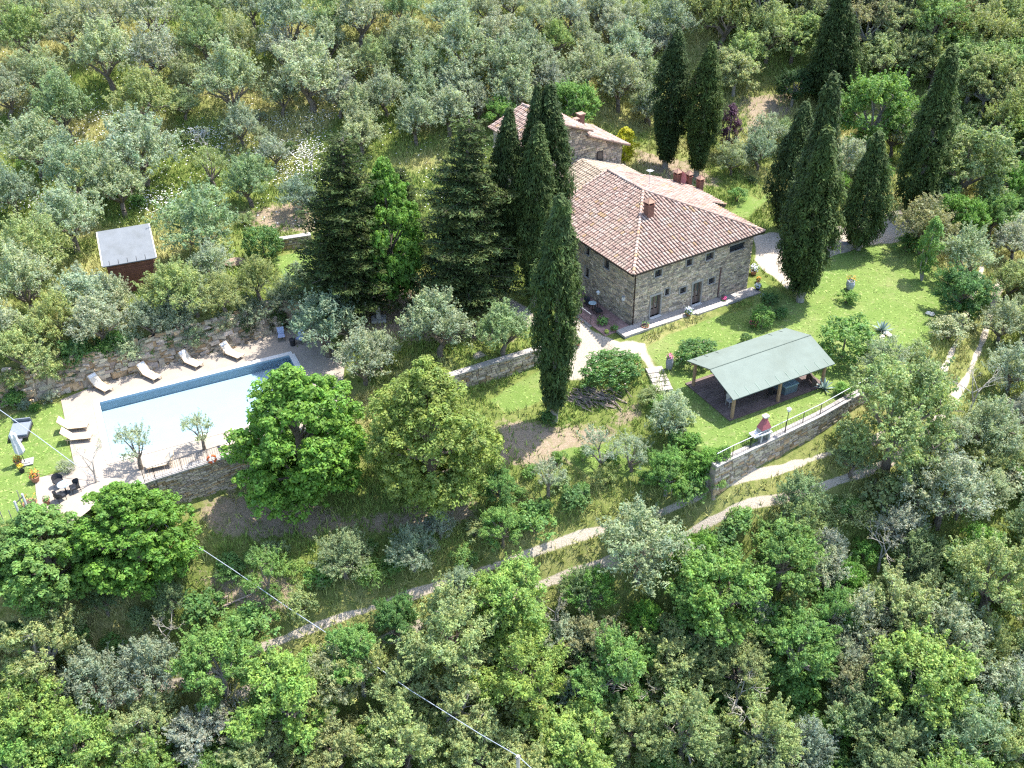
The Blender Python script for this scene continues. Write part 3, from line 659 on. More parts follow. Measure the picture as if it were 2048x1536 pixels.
ridge(tl, tw(PKu, y0, 11.28), tw(PKu, y1, 11.28)); tl.build('roof_tiles', TILE, troof, kind='stuff')
for u_, v_, h_, s_ in ((9.0, 19.6, 1.3, .5), (8.3, 19.3, .8, .34)):
    cz = 9.62 - .4 * (u_ - 7.15); m = MB(); m.box(tw(u_, v_, cz + h_ / 2 - .2), (s_ / 2, s_ / 2, h_ / 2)); ch = m.build('chimney', BRICK, troof)
    m = MB(); m.box(tw(u_, v_, cz + h_ - .12), (s_ / 2 + .08, s_ / 2 + .08, .05), 0, (.42, .28, .22)); m.build('chimney_cap', TILE, ch)
# lower roof between the two blocks
lk = MB(); la, lb_ = 12.13, 16.28
for ua, ub in ((.0, RU), (RU, 11.2)):
    f_ = lambda u: 8.03 - SLL * abs(u - RU) - .32 - HB
    lk.plate([(ua, la, f_(ua)), (ub, la, f_(ub)), (ub, lb_, f_(ub)), (ua, lb_, f_(ua))], .1, (.35, .28, .2))
lkr = lk.build('link_roof', TILE, house); lt = MB()
tiles(lt, None, (0, la, f_(0)), (0, 1, 0), (1 / cl, 0, SLL / cl), Run(lb_ - la, lambda x: (0, RU * cl)), kind='tan'); tiles(lt, None, (11.2, la, f_(11.2)), (0, 1, 0), (-1 / cl, 0, SLL / cl), Run(lb_ - la, lambda x: (0, (11.2 - RU) * cl)), kind='tan')
lt.build('roof_tiles', TILE, lkr, kind='stuff')
lw = MB(); lw.box((5.6, 14.2, 1.9), (5.2, 2.05, 3.2)); lw.build('link_wall', MORTAR, house)

# ------------------------------------------------------------------ retaining walls
def rot(v): return (v[1], -v[0])
def retaining(name, label, line, ztop, zbot_f, th=.45, cap=True, hr=(.12, .3), lr=(.25, .8), side=1, proud=(.02, .12), capw=.28):
    """wall along a line; its face looks to the right of the line when side = 1"""
    c0 = line[0]; o = thing(name, label, 'wall', (c0[0], c0[1], zbot_f(*c0)))
    z00 = zbot_f(*c0); core = MB(); st = MB(); caps = []
    for a, b in zip(line[:-1], line[1:]):
        a, b = np.array(a), np.array(b); L = float(np.linalg.norm(b - a)); e = (b - a) / L; nr = np.array(rot(e)) * side
        zt = ztop; la = a - c0
        zb = min(zbot_f(*(a + nr * .4)), zbot_f(*(b + nr * .4))) - .4
        p0 = la; p1 = la + e * L; q0 = p0 - nr * th; q1 = p1 - nr * th
        core.add([(p0[0], p0[1], zb - z00), (p1[0], p1[1], zb - z00), (q1[0], q1[1], zb - z00), (q0[0], q0[1], zb - z00), (p0[0], p0[1], zt - z00), (p1[0], p1[1], zt - z00), (q1[0], q1[1], zt - z00), (q0[0], q0[1], zt - z00)],
                 [(0, 1, 5, 4), (1, 2, 6, 5), (2, 3, 7, 6), (3, 0, 4, 7), (4, 5, 6, 7)])
        stones(st, tuple(la), tuple(e), tuple(nr), L, lambda s: zbot_f(*(a + e * s + nr * .3)) - .1 - z00, zt - z00, hr=hr, lr=lr, proud=proud, kind='rough', gap=.02)
        if cap:
            s = 0
            while s < L - .05:
                l = min(R.uniform(.35, .6), L - s); m_ = la + e * (s + l / 2) - nr * (capw - .12)
                k = MB(); k.box((m_[0], m_[1], zt + .04 - z00), (l / 2 - .008, capw, .045 + R.uniform(0, .006)), math.atan2(e[1], e[0]), tuple(R.uniform(.85, 1.1) for _ in range(1)) * 3); caps.append(k); s += l
    w_ = core.build('wall_core', MORTAR, o); st.build('wall_stones', STONE, o, kind='stuff')
    if cap:
        for k in caps: k.build('coping_stone', SLAB, o)
    return o
gz = lambda x, y: G(x, y)
retaining('pool_retaining_wall', 'tall dry stone retaining wall holding up the poolside railing above the shaded slope', POOL_WALL, .04, lambda x, y: min(G(x, y), natural(np.array([x]), np.array([y]))[0]), hr=(.07, .16), lr=(.25, .7))
retaining('garden_retaining_wall', 'curved rubble retaining wall under the barbecue lawn, above the cart track', GARDEN_WALL, .24, lambda x, y: min(G(x, y), natural(np.array([x]), np.array([y]))[0]), hr=(.1, .24))
retaining('terrace_retaining_wall', 'short whitish stone retaining wall between the lime-green tree and the lone tall cypress', MID_WALL, .93, lambda x, y: min(G(x, y), natural(np.array([x]), np.array([y]))[0]), hr=(.12, .26))
# rock face behind the pool: irregular boulders and rubble, its face looks to the pool
rk = thing('rock_wall', 'rough natural rock and rubble wall behind the row of four cream loungers', 'wall', (ROCK_WALL[0][0], ROCK_WALL[0][1], 0)); c0 = ROCK_WALL[0]
core = MB(); st = MB(); rocks = MB()
for a, b in zip(ROCK_WALL[:-1], ROCK_WALL[1:]):
    a, b = np.array(a), np.array(b); L = float(np.linalg.norm(b - a)); e = (b - a) / L; nr = np.array(rot(e)); la = a - c0; n_ = max(int(L / .45), 2); rows = 6
    P_ = []
    for i in range(n_ + 1):
        for j in range(rows):
            h = 2.35 * j / (rows - 1); s = L * i / n_; j0 = R.uniform(-.14, .14) if 0 < i < n_ else 0
            q = la + e * (s + j0) + nr * (.35 - h * .28 + (R.uniform(-.16, .16) if 0 < i < n_ else 0)); P_.append((q[0], q[1], h - .1 + R.uniform(-.06, .06)))
    for i in range(n_):
        for j in range(rows - 1):
            k = i * rows + j; t_ = tone('rough'); core.add([P_[k], P_[k + rows], P_[k + rows + 1], P_[k + 1]], [(0, 1, 2), (0, 2, 3)], tuple(x * 2.4 for x in t_))
    for i in range(int(L * 26)):
        s = R.uniform(0, L); h = R.uniform(0, 2.4); q = la + e * s + nr * (.34 - h * .28); r = R.uniform(.08, .3) * (1.3 if h < .5 else 1)
        st.box((q[0], q[1], h), (r * R.uniform(.8, 1.6), r * .5, r * R.uniform(.25, .6)), math.atan2(e[1], e[0]) + R.uniform(-.3, .3), tone('rough'), R.uniform(-.3, .3), R.uniform(-.2, .2))
    for i in range(int(L * 5)):
        s = R.uniform(0, L); q = la + e * s + nr * R.uniform(.25, .6); r = R.uniform(.05, .14); st.box((q[0], q[1], r * .4), (r * 1.3, r, r * .6), R.uniform(0, 3), tone('rough'), R.uniform(-.3, .3))
    q = la + e * L
core.build('rock_face', MORTAR, rk); st.build('rubble_stones', STONE, rk, kind='stuff')
# small wall by the round bush
q0, q1 = gp(560, 500)[:2], gp(625, 492)[:2]
retaining('low_stone_wall', 'low grey stone wall between the round dark bush and the big cedar', [q0, q1], max(G(*q0), G(*q1)) + .9, gz, th=.35)
bo = MB(); p = gp(470, 528); 
bo.lathe([(.0, 0), (.55, .02), (.6, .22), (.35, .42), (.05, .46)], 9, (0, 0, 0), (.42, .34, .31), 1.6); ob = bo.build('boulder', STONE, loc=tuple(p)); ob.rotation_euler = (.1, .05, .4); tag(ob, 'flat reddish grey boulder on the grass right of the grey-roofed shed', 'boulder')

# ------------------------------------------------------------------ pool
pz = .035
outer = [tuple(x) for x in ([at(*q, 0)[:2] for q in [(122, 800), (200, 768), (330, 730), (455, 698), (540, 670), (640, 646), (690, 700), (688, 832)]] + [POOL_WALL[2] + np.array([0, .05]), POOL_WALL[1] + np.array([0, .05]), POOL_WALL[0]] + [at(*q, 0)[:2] for q in [(152, 1043), (78, 1062), (70, 958), (150, 938)]])]
hole = [tuple(pool(a, b)) for a, b in [(0, 0), (PL, 0), (PL, PW), (0, PW)]]
tri = tessellate_polygon([[Vector((x, y, 0)) for x, y in outer], [Vector((x, y, 0)) for x, y in hole]])
dk = MB(); dk.add([(x, y, pz) for x, y in outer + hole], [t if (lambda a, b, c: (b[0] - a[0]) * (c[1] - a[1]) - (b[1] - a[1]) * (c[0] - a[0]))(*[(outer + hole)[i] for i in t]) > 0 else t[::-1] for t in tri])
dd = dk.build('pool_deck', DECKM); dd['kind'] = 'structure'
POOLM = mat('pool_lining', (.25, .355, .425), .6, .03, 1)
ps = MB(); zb = -.72; c = [tuple(pool(a, b)) for a, b in [(0, 0), (PL, 0), (PL, PW), (0, PW)]]
ps.add([(x, y, zb) for x, y in c] + [(x, y, pz) for x, y in c], [(3, 2, 1, 0), (0, 1, 5, 4), (1, 2, 6, 5), (2, 3, 7, 6), (3, 0, 4, 7)])
pl = ps.build('pool_basin', POOLM); pl['kind'] = 'structure'
wmt, n, o = new_mat('pool_water'); tb = N(n, 'ShaderNodeBsdfTransparent'); tb.inputs[0].default_value = (.95, .98, .99, 1); gb = N(n, 'ShaderNodeBsdfGlossy'); gb.inputs['Roughness'].default_value = .05
fr = N(n, 'ShaderNodeFresnel'); fr.inputs[0].default_value = 1.33; bp = N(n, 'ShaderNodeBump'); bp.inputs['Strength'].default_value = .03; n.links.new(noise(n, 2.5, 2), bp.inputs['Height']); n.links.new(bp.outputs[0], gb.inputs['Normal']); n.links.new(bp.outputs[0], fr.inputs['Normal'])
mx = N(n, 'ShaderNodeMixShader'); n.links.new(fr.outputs[0], mx.inputs[0]); n.links.new(tb.outputs[0], mx.inputs[1]); n.links.new(gb.outputs[0], mx.inputs[2]); n.links.new(mx.outputs[0], o.inputs[0])
wa = MB(); e_ = .005; wa.add([tuple(pool(a, b)) + (-.1,) for a, b in [(e_, e_), (PL - e_, e_), (PL - e_, PW - e_), (e_, PW - e_)]], [(3, 2, 1, 0)])
wo_ = wa.build('pool_water', wmt); wo_['kind'] = 'structure'
cpn = MB(); cpn.box((0, 0, 0), (.2, .24, .03)); cmesh = None
def cope(a, b, rz):
    global cmesh
    p = pool(a, b)
    if cmesh is None:
        m_ = MB(); m_.box((0, 0, 0), (.243, .21, .025)); cmesh = m_.mesh('coping_stone'); cmesh.materials.append(COPEM)
    o = bpy.data.objects.new('coping_stone', cmesh); COL.objects.link(o); o.location = (p[0], p[1], pz + .022 + R.uniform(0, .004)); o.rotation_euler = (0, 0, rz); o.parent = dd
for i in range(int(PL / .49) + 2):
    for b in (-.2, PW + .2): cope(-.1 + i * .49, b, POOL_AZ)
for i in range(int(PW / .49)):
    for a in (-.2, PL + .2): cope(a, .24 + i * .495, POOL_AZ + math.pi / 2)

# railing builder
def railing(name, label, pts, h=.95, bal=.13, top=RAILW, zoff=.08, r=.022, posts=1.6):
    c0 = pts[0]; o = thing(name, label, 'railing', (c0[0], c0[1], c0[2])); tr_ = MB(); br = MB(); ps_ = []
    for a, b in zip(pts[:-1], pts[1:]):
        a, b = Vector(a) - Vector(c0), Vector(b) - Vector(c0); L = (b - a).length
        tr_.tube(a + Vector((0, 0, h)), b + Vector((0, 0, h)), r, r, 6); br.tube(a + Vector((0, 0, .12)), b + Vector((0, 0, .12)), .012, .012, 4)
        k = int(L / bal)
        for i in range(k): q = a.lerp(b, (i + .5) / k); br.tube(q + Vector((0, 0, .12)), q + Vector((0, 0, h)), .009, .009, 4, cap=False)
        k = max(1, int(L / posts))
        for i in range(k + 1): q = a.lerp(b, i / k); m_ = MB(); m_.tube(q, q + Vector((0, 0, h)), .022, .022, 6); ps_.append(m_)
    tr_.build('top_rail', top, o); br.build('balusters', METAL, o, kind='stuff')
    for m_ in ps_: m_.build('post', METAL, o)
    return o
pr = [(p[0], p[1], .1) for p in [POOL_WALL[0] * .2 + POOL_WALL[1] * .8, POOL_WALL[1], POOL_WALL[2], POOL_WALL[2] * .4 + POOL_WALL[3] * .6]]
railing('pool_railing', 'thin dark iron railing along the top of the poolside stone wall', pr, 1.0, .14, METAL)
gr_ = [(p[0], p[1], .3) for p in GARDEN_WALL[1:]]
railing('garden_railing', 'iron railing with white top rail on the wall in front of the barbecue', [(p[0], p[1] + .12, .28) for p in GARDEN_WALL[0:]], .95, .15, RAILW, r=.024)

# sun loungers
def lounger(loc, rz, label, group):
    o = thing('sun_lounger', label, 'sun lounger', loc, rz, group); b = .34
    f = MB()
    for s in (-1, 1): f.tube((-.62, s * b, .3), (.98, s * b, .3), .028, .028, 6); 
    for x in (-.55, .9): f.tube((x, -b, .28), (x, b, .28), .02, .02, 6)
    f.build('frame', WOODP, o)
    for x, x2 in ((-.5, -.58), (.8, .9)):
        for s in (-1, 1): l = MB(); l.tube((x, s * b, .3), (x2, s * b, 0), .025, .025, 6); l.build('leg', WOODP, o)
    m = MB(); n_ = 10; pr_ = [(-.25 + 1.23 * i / n_, .3 - .05 * math.sin(math.pi * i / n_)) for i in range(n_ + 1)]
    for i in range(n_): m.box(((pr_[i][0] + pr_[i + 1][0]) / 2, 0, (pr_[i][1] + pr_[i + 1][1]) / 2 + .03), (.063, b - .01, .018))
    m.build('seat_sling', CREAM, o)
    k = MB(); k.box((-.56, 0, .62), (.42, b - .02, .018), 0, (1.05, 1.05, 1.05), 0, math.radians(48)); k.build('backrest', CREAM, o)
    pl_ = MB(); pl_.box((-.74, 0, .84), (.12, b - .06, .04), 0, (1.1, 1.1, 1.1), 0, math.radians(48)); pl_.build('headrest', WHITE, o)
    pr2 = MB()
    for s in (-1, 1): pr2.tube((-.3, s * b, .34), (-.84, s * b, .93), .022, .022, 6); pr2.tube((-.62, s * b, .3), (-.78, s * b, .86), .014, .014, 5)
    pr2.tube((-.84, -b, .93), (-.84, b, .93), .022, .022, 6)
    pr2.build('back_frame', WOODP, o); return o
G1 = 'cream loungers in a row by the rock wall'
lg = lounger((-29.45, 58.78, pz), math.radians(-35), 'cream canvas lounger nearest the left pool corner, first along the rock wall', G1)
def lc(px, py, rz, label, group): p = at(px, py, pz); return copy_tree(lg, p, math.radians(rz), label, group)
p = at(203, 777, pz); lg.location = tuple(p)
lc(300, 754, -35, 'cream canvas lounger second along the rock wall from the lawn end', G1)
lc(383, 729, -33, 'cream canvas lounger third along the rock wall, by the yellow boulder', G1)
lc(465, 712, -33, 'cream canvas lounger fourth along the rock wall, nearest the dark ivy', G1)
G2 = 'cream lounger pair on the lawn edge'
lc(148, 858, 8, 'cream lounger farther from the umbrella in the pair at the lawn edge', G2)
lc(155, 880, 8, 'cream lounger nearer the umbrella in the pair at the lawn edge', G2)
G3 = 'cream loungers by the pool railing'
lc(325, 932, 200, 'cream lounger behind the railing under the twisted olive branches', G3)
lc(470, 888, 205, 'cream lounger behind the railing beside the black globe lamp', G3)

# closed umbrella with its pots
p = at(51, 926, 0)
o = thing('closed_umbrella', 'closed white garden umbrella leaning over the lawn beside the day bed', 'umbrella', tuple(p)); o.rotation_euler = (0, math.radians(-4), 0)
m = MB(); m.tube((0, 0, 0), (0, 0, 2.5), .025, .025, 7); m.build('pole', METAL, o)
m = MB(); n_ = 12; prof = [(.05, 2.55), (.17, 2.4), (.21, 2.2), (.19, 2.0), (.24, 1.6), (.27, 1.2), (.28, .95), (.2, .8)]; vs = []
for r, z in prof:
    for i in range(n_): t = 2 * math.pi * i / n_; rr = r * (1.15 if i % 2 else .8); vs.append((rr * math.cos(t), rr * math.sin(t), z))
m.add(vs, [(k * n_ + i, (k + 1) * n_ + i, (k + 1) * n_ + (i + 1) % n_, k * n_ + (i + 1) % n_) for k in range(len(prof) - 1) for i in range(n_)] + [tuple(range(n_))]); m.build('folded_canopy', WHITE, o)
m = MB(); m.box((.12, .05, .03), (.38, .38, .03), .3, (.8, .78, .74)); m.box((.12, .05, .08), (.2, .2, .03), .3, (.8, .78, .74)); m.build('base', CONC, o)
# leafy bits: a ball of small leaves / petals
def sprig(mb, c, r, n, cols, size=.06, flat=.8, up=0.0):
    for _ in range(n):
        d = Vector((R.gauss(0, 1), R.gauss(0, 1), R.gauss(0, 1) * flat)); d.normalize()
        if d.z < -.3: d.z *= -1
        q = Vector(c) + d * r * R.uniform(.5, 1.05); nn = (d + Vector((R.uniform(-.5, .5), R.uniform(-.5, .5), R.uniform(0, .8)))).normalized(); t = nn.orthogonal().normalized(); t.rotate(Matrix.Rotation(R.uniform(0, 6.28), 3, nn)); b = nn.cross(t); s = size * R.uniform(.7, 1.3)
        k = R.uniform(.75, 1.2); cc = cols[R.randrange(len(cols))]
        mb.add([q - t * s, q - b * s * .55, q + t * s, q + b * s * .55], [(0, 1, 2, 3)], (cc[0] * k, cc[1] * k, cc[2] * k))
GRN = [(.09, .17, .03), (.14, .24, .05), (.06, .12, .03)]
def pot(px, py, z, r, h, flowers, label, cat='flower pot', group='flower pots around the garden', shape='pot', fr=None, clay=CLAY, n=90, leaves=60, fs=.055):
    p = at(px, py, z) if z is not None else gp(px, py); o = thing('flower_pot', label, cat, tuple(p), 0, group); m = MB()
    if shape == 'bowl': prof = [(r * .35, 0), (r * .55, .03), (r * .95, h * .8), (r * 1.05, h), (r * .9, h), (r * .85, h * .8)]
    elif shape == 'jar': prof = [(r * .6, 0), (r * .8, h * .1), (r * 1.0, h * .45), (r * 1.02, h * .7), (r * .85, h * .95), (r * .92, h), (r * .75, h), (r * .7, h * .93)]
    else: prof = [(r * .68, 0), (r * .95, h * .82), (r * 1.08, h * .84), (r * 1.08, h), (r * .9, h), (r * .86, h * .86)]
    m.lathe(prof, 14); m.build('pot', clay, o, smooth=False)
    s_ = MB(); s_.lathe([(r * .84, h * .9)], 14); s_.build('earth', SOIL, o)
    fr = fr or r * 1.25
    if leaves: q = MB(); sprig(q, (0, 0, h + fr * .3), fr, leaves, GRN, fs * 1.2); q.build('leaves', HERB, o)
    if flowers: q = MB(); sprig(q, (0, 0, h + fr * .45), fr, n, flowers, fs); q.build('flowers', FLOWER, o)
    return o
ORG = [(.75, .27, .02), (.8, .38, .03), (.7, .15, .03)]; WHT = [(.7, .72, .8), (.6, .64, .74)]; PNK = [(.75, .09, .25), (.8, .25, .4)]; MAG = [(.7, .02, .22), (.75, .08, .3)]
pot(38, 929, 0, .24, .34, ORG, 'pot of orange flowers on the lawn just behind the umbrella base')
pot(45, 944, 0, .2, .36, [(.8, .5, .03)], 'small dark pot of yellow flowers on the lawn in front of the umbrella base', clay=BLACK)
pot(72, 962, .03, .3, .42, ORG, 'terracotta pot of orange flowers at the corner of the paved path')
pot(62, 1010, .03, .42, .2, ORG, 'wide shallow clay bowl with red flowers beside the paved path', shape='bowl', n=25)
pot(95, 1008, .03, .2, .34, None, 'clay pot with green plant by the wicker chairs')
pot(67, 1038, .03, .22, .36, None, 'clay pot with green plant next to the gate post')
# day bed
p = at(43, 868, 0); o = thing('day_bed', 'grey two-seat garden bed on the lawn with dark frame', 'day bed', tuple(p), math.radians(10))
m = MB(); m.box((0, .05, .36), (.58, .75, .07)); m.build('mattress', GREYF, o, label='flat grey mattress')
m = MB(); m.box((0, 0, .24), (.64, .85, .04)); m.box((0, -1.0, .2), (.3, .14, .03), 0, (6, 6, 6)); m.build('frame', BLACK, o)
for x in (-.6, .6):
    for y in (-.85, .8): m = MB(); m.tube((x, y, .25), (x, y, 0), .03, .03, 6); m.build('leg', BLACK, o)
m = MB(); m.box((0, .88, .5), (.58, .03, .22), 0, (1, 1, 1), .3); m.build('backrest', GREYF, o)
# wicker chairs and glass table
def wicker(px, py, rz, label, z=.04):
    p = at(px, py, z); o = thing('wicker_chair', label, 'chair', tuple(p), rz, 'dark wicker chairs'); m = MB()
    m.box((0, 0, .36), (.27, .27, .05)); m.build('seat', BLACK, o)
    m = MB(); n_ = 9
    for i in range(n_ - 1):
        a_, b_ = math.pi * (i / (n_ - 1)), math.pi * ((i + 1) / (n_ - 1)); h0 = .62 + .2 * math.sin(a_); h1 = .62 + .2 * math.sin(b_)
        m.quad((.29 * math.cos(a_), .29 * math.sin(a_), .3), (.29 * math.cos(b_), .29 * math.sin(b_), .3), (.35 * math.cos(b_), .35 * math.sin(b_), h1), (.35 * math.cos(a_), .35 * math.sin(a_), h0), (1.5, 1.5, 1.5))
    m.build('backrest', BLACK, o)
    for x in (-.22, .22):
        for y in (-.22, .22): m = MB(); m.tube((x, y, .33), (x * 1.15, y * 1.15, 0), .02, .018, 5); m.build('leg', BLACK, o)
    return o
wicker(120, 972, .9, 'dark wicker armchair behind the round glass table')
wicker(152, 982, -.9, 'dark wicker armchair right of the round glass table, by the sparse tree')
wicker(122, 1000, 2.5, 'dark wicker armchair in front of the round glass table')
p = at(133, 985, .04); o = thing('round_table', 'round glass-topped garden table among the wicker chairs on the paving', 'table', tuple(p)); m = MB(); m.lathe([(.38, .66), (.4, .67), (.4, .69), (.38, .7)], 18); m.build('table_top', mat('frosted_glass', (.3, .36, .38), .2, .05, 2, spec=.8), o); m = MB(); m.tube((0, 0, 0), (0, 0, .66), .04, .04, 8); m.lathe([(.24, 0), (.24, .03), (.04, .06)], 12); m.build('table_base', BLACK, o)
# striped folding chairs and bin near the end of the pool
for px, py, rz, lb in ((564, 680, .25, 'blue and white striped folding chair beside the black stool, nearer the pool wall'), (601, 685, -.3, 'blue and white striped chair tipped low under the silvery olive')):
    p = at(px, py, .04); o = thing('folding_chair', lb, 'chair', tuple(p), rz, 'striped folding chairs'); m = MB(); m.box((0, 0, .4), (.26, .26, .02)); m.build('seat', BLUEC, o)
    m = MB(); m.box((0, .3, .7), (.26, .02, .26), 0, (1, 1, 1), -.25); m.build('backrest', BLUEC, o)
    for s in (-1, 1): m = MB(); m.tube((s * .25, -.26, 0), (s * .25, .24, .62), .015); m.tube((s * .25, .28, 0), (s * .25, -.24, .4), .015); m.build('leg', METAL, o)
p = at(586, 690, .04); m = MB(); m.lathe([(.2, 0), (.24, .5), (.26, .52), (.1, .56)], 12); tag(m.build('black_bin', BLACK, loc=tuple(p)), 'black round-topped bin between the two striped chairs', 'bin')
# globe lamp and lifebuoy at the railing
p = at(464.5, 911, .1)
o = thing('globe_lamp', 'black garden lamp with globe head at the pool railing', 'lamp', tuple(p)); m = MB(); m.tube((0, 0, 0), (0, 0, 1.15), .05, .05, 8); m.build('post', BLACK, o); m = MB(); m.lathe([(.02, 1.1), (.13, 1.16), (.18, 1.3), (.13, 1.44), (.02, 1.48)], 12); m.build('globe', mat('smoked_globe', (.1, .11, .14), .2, .1, 3), o)
p = at(423, 917, .65); o = thing('lifebuoy', 'orange and white lifebuoy hung on the pool railing', 'lifebuoy', tuple(p), math.radians(27)); m = MB(); n_, k_ = 20, 8
vs = []; 
for i in range(n_):
    t = 2 * math.pi * i / n_
    for k in range(k_): q = 2 * math.pi * k / k_; rr = .27 + .075 * math.cos(q); vs.append((rr * math.cos(t), -.06 + .075 * math.sin(q), rr * math.sin(t)))
for i in range(n_):
    for k in range(k_): m.add([vs[i * k_ + k], vs[((i + 1) % n_) * k_ + k], vs[((i + 1) % n_) * k_ + (k + 1) % k_], vs[i * k_ + (k + 1) % k_]], [(0, 1, 2, 3)], (.75, .72, .68) if i % 5 == 0 else (.62, .13, .04))
m.build('ring', FLOWER, o)
# gate posts at the path end
p = at(54, 1040, 0); o = thing('garden_gate', 'grey gate frame of two leaning posts at the end of the paved path', 'gate', tuple(p), 1.3)
for x in (-.35, .35): m = MB(); m.box((x, 0, .85), (.05, .05, .95)); m.build('post', RAILW, o)
for z in (.2, .9, 1.6): m = MB(); m.box((0, 0, z), (.32, .02, .03)); m.build('gate_rail', METAL, o)
for px, py, lb in ((8, 1045, 'thin weathered stake at the left picture edge of the lawn'), (28, 1050, 'thin weathered stake halfway between the lawn edge and the gate'), (44, 1010, 'thin weathered stake nearest the clay bowl and gate')):
    p = gp(px, py); o = thing('wooden_stake', lb, 'stake', tuple(p), 0, 'stakes at the lawn edge'); m = MB(); m.tube((0, 0, -.1), (.03, 0, 1.2), .03, .025, 6); m.build('stake_pole', BARKG, o)

# ------------------------------------------------------------------ shed
p = at(205, 534, 5.3); q = at(313, 515, 5.3)
ax_ = math.atan2(q[1] - p[1], q[0] - p[0]); Ls = float(np.linalg.norm(q - p)); sz = G((p[0] + q[0]) / 2, (p[1] + q[1]) / 2 + 1.5)
o = thing('wooden_shed', 'red-brown wooden shed with flat pale grey roof among the olives', 'shed', (p[0], p[1], sz), ax_); zt = 5.3 - sz
Wd = 3.9; rs = 1.15
m = MB(); m.plate([(0, 0, zt), (Ls, 0, zt), (Ls, Wd, zt + rs), (0, Wd, zt + rs)], .07); rfo = m.build('roof', ROOFS, o)
m = MB()
for i in range(5): x = Ls * (i + .8) / 6; m.box((x, .28, zt + .1), (.012, .25, .012), 0, (.4, .4, .4), math.atan(rs / Wd))
m.build('roof_clip', METAL, rfo)
m = MB(); m.box((0, Wd / 2, zt + rs / 2 - .02), (.04, Wd / 2, .05), 0, (1, 1, 1), math.atan(rs / Wd)); m.box((Ls, Wd / 2, zt + rs / 2 - .02), (.04, Wd / 2, .05), 0, (1, 1, 1), math.atan(rs / Wd)); m.build('roof_edge', COPEM, rfo)
m = MB(); m.box((Ls / 2, Wd / 2, zt / 2 - .1), (Ls / 2 - .3, Wd / 2 - .3, zt / 2 - .05), 0, (.4, .4, .4)); wl = m.build('wall', WOODR, o)
z = .02
while z < zt - .12:
    for (cx, cy, hx, hy) in ((Ls / 2, .28, Ls / 2 - .26, .03), (.28, Wd / 2, .03, Wd / 2 - .3), (Ls - .28, Wd / 2, .03, Wd / 2 - .3)):
        m = MB(); k = R.uniform(.8, 1.2); m.box((cx, cy, z + .075), (hx, hy, .068), 0, (k, k, k), .08 if hy < .1 else 0); m.build('board', WOODR, wl)
    z += .15
m = MB(); m.box((-.9, 2.2, .35), (.7, .9, .35), 0, (1, 1, 1)); tag(m.build('covered_woodstack', GREYF, loc=(p[0], p[1], sz)), 'dark tarpaulin-covered stack against the shed side', 'stack').rotation_euler = (0, 0, ax_)

# ------------------------------------------------------------------ pergola
pa, pc, pb = at(1467, 800, 2.18), at(1674, 726, 2.18), at(1379, 720, 2.18)
paz = math.atan2(pc[1] - pa[1], pc[0] - pa[0]); PLn = 8.8; PWd = 5.15; pg = thing('pergola', 'open garden pavilion with pale green sheet roof over a plank deck', 'pavilion', (pa[0], pa[1], .2), paz)
eh, rh = 1.98, 2.85
m = MB(); m.plate([(0, 0, eh), (PLn, 0, eh), (PLn, PWd * .52, rh), (0, PWd * .52, rh)], .06); rp = m.build('roof_panel', ROOFG, pg)
m = MB(); m.plate([(0, PWd * .52, rh), (PLn, PWd * .52, rh), (PLn, PWd, eh + .12), (0, PWd, eh + .12)], .06); rp2 = m.build('roof_panel', ROOFG, pg)
sl_ = math.atan2(rh - eh, PWd * .52)
for i in range(10):
    m = MB(); m.box((.55 + i * .86, .33, eh + .33 * math.tan(sl_) + .012), (.016, .32, .012), 0, (1.5, 1.6, 1.5), sl_); m.build('roof_seam', ROOFG, rp)
for i in (0, 1, 2, 7, 8):
    m = MB(); m.box((.45 + i * .95, PWd - .3, eh + .12 + .3 * (rh - eh - .12) / (PWd * .48) + .01), (.018, .22, .01), 0, (.5, .5, .5), -math.atan((rh - eh - .12) / (PWd * .48))); m.build('roof_seam', ROOFG, rp2)
m = MB(); m.box((PLn / 2, PWd * .52 - .02, rh + .012), (PLn / 2, .03, .012), 0, (.7, .72, .7)); m.build('ridge_strip', ROOFG, pg)
for y in (.42, PWd * .52, PWd - .42):
    m = MB(); z = eh + .01 if y < 1 else (rh - .17 if y < 3 else eh + .1); m.box((PLn / 2, y, z - .06), (PLn / 2 - .1, .06, .09)); m.build('beam', POST, pg)
for x in (.45, PLn / 2, PLn - .45):
    for yy, zz in ((.42, eh + .05), (PWd - .42, eh + .12)): m = MB(); m.box((x, yy, zz / 2 - .05), (.085, .085, zz / 2)); m.build('post', POST, pg)
for i in range(9):
    x = .1 + i * (PLn - .2) / 8
    for y0, z0, y1, z1 in ((.05, eh - .08, PWd * .52, rh - .1), (PWd * .52, rh - .1, PWd - .05, eh + .04)): m = MB(); m.tube((x, y0, z0), (x, y1, z1), .045, .045, 4); m.build('rafter', POST, pg)
m = MB(); y = .25
while y < PWd + .1:
    k = R.uniform(.8, 1.2); m.box((PLn / 2 + .0, y + .065, .03), (PLn / 2 - .15, .062, .035), 0, (k, k * R.uniform(.95, 1), k)); y += .14
m.build('floor_planks', PLANK, pg, kind='stuff')
def ploc(x, y, z=0): return (pa[0] + math.cos(paz) * x - math.sin(paz) * y, pa[1] + math.sin(paz) * x + math.cos(paz) * y, .2 + z)
o = thing('covered_hot_tub', 'square blue-grey covered tub under the pavilion roof', 'tub', ploc(5.8, 1.25, .07), paz); m = MB(); m.box((0, 0, .32), (.55, .55, .32)); m.build('tub_side', mat('tub_side', (.09, .12, .14), .6, .2, 3), o); m = MB(); m.box((0, 0, .67), (.6, .6, .04)); m.build('lid', mat('tub_lid', (.17, .25, .29), .5, .15, 3), o)
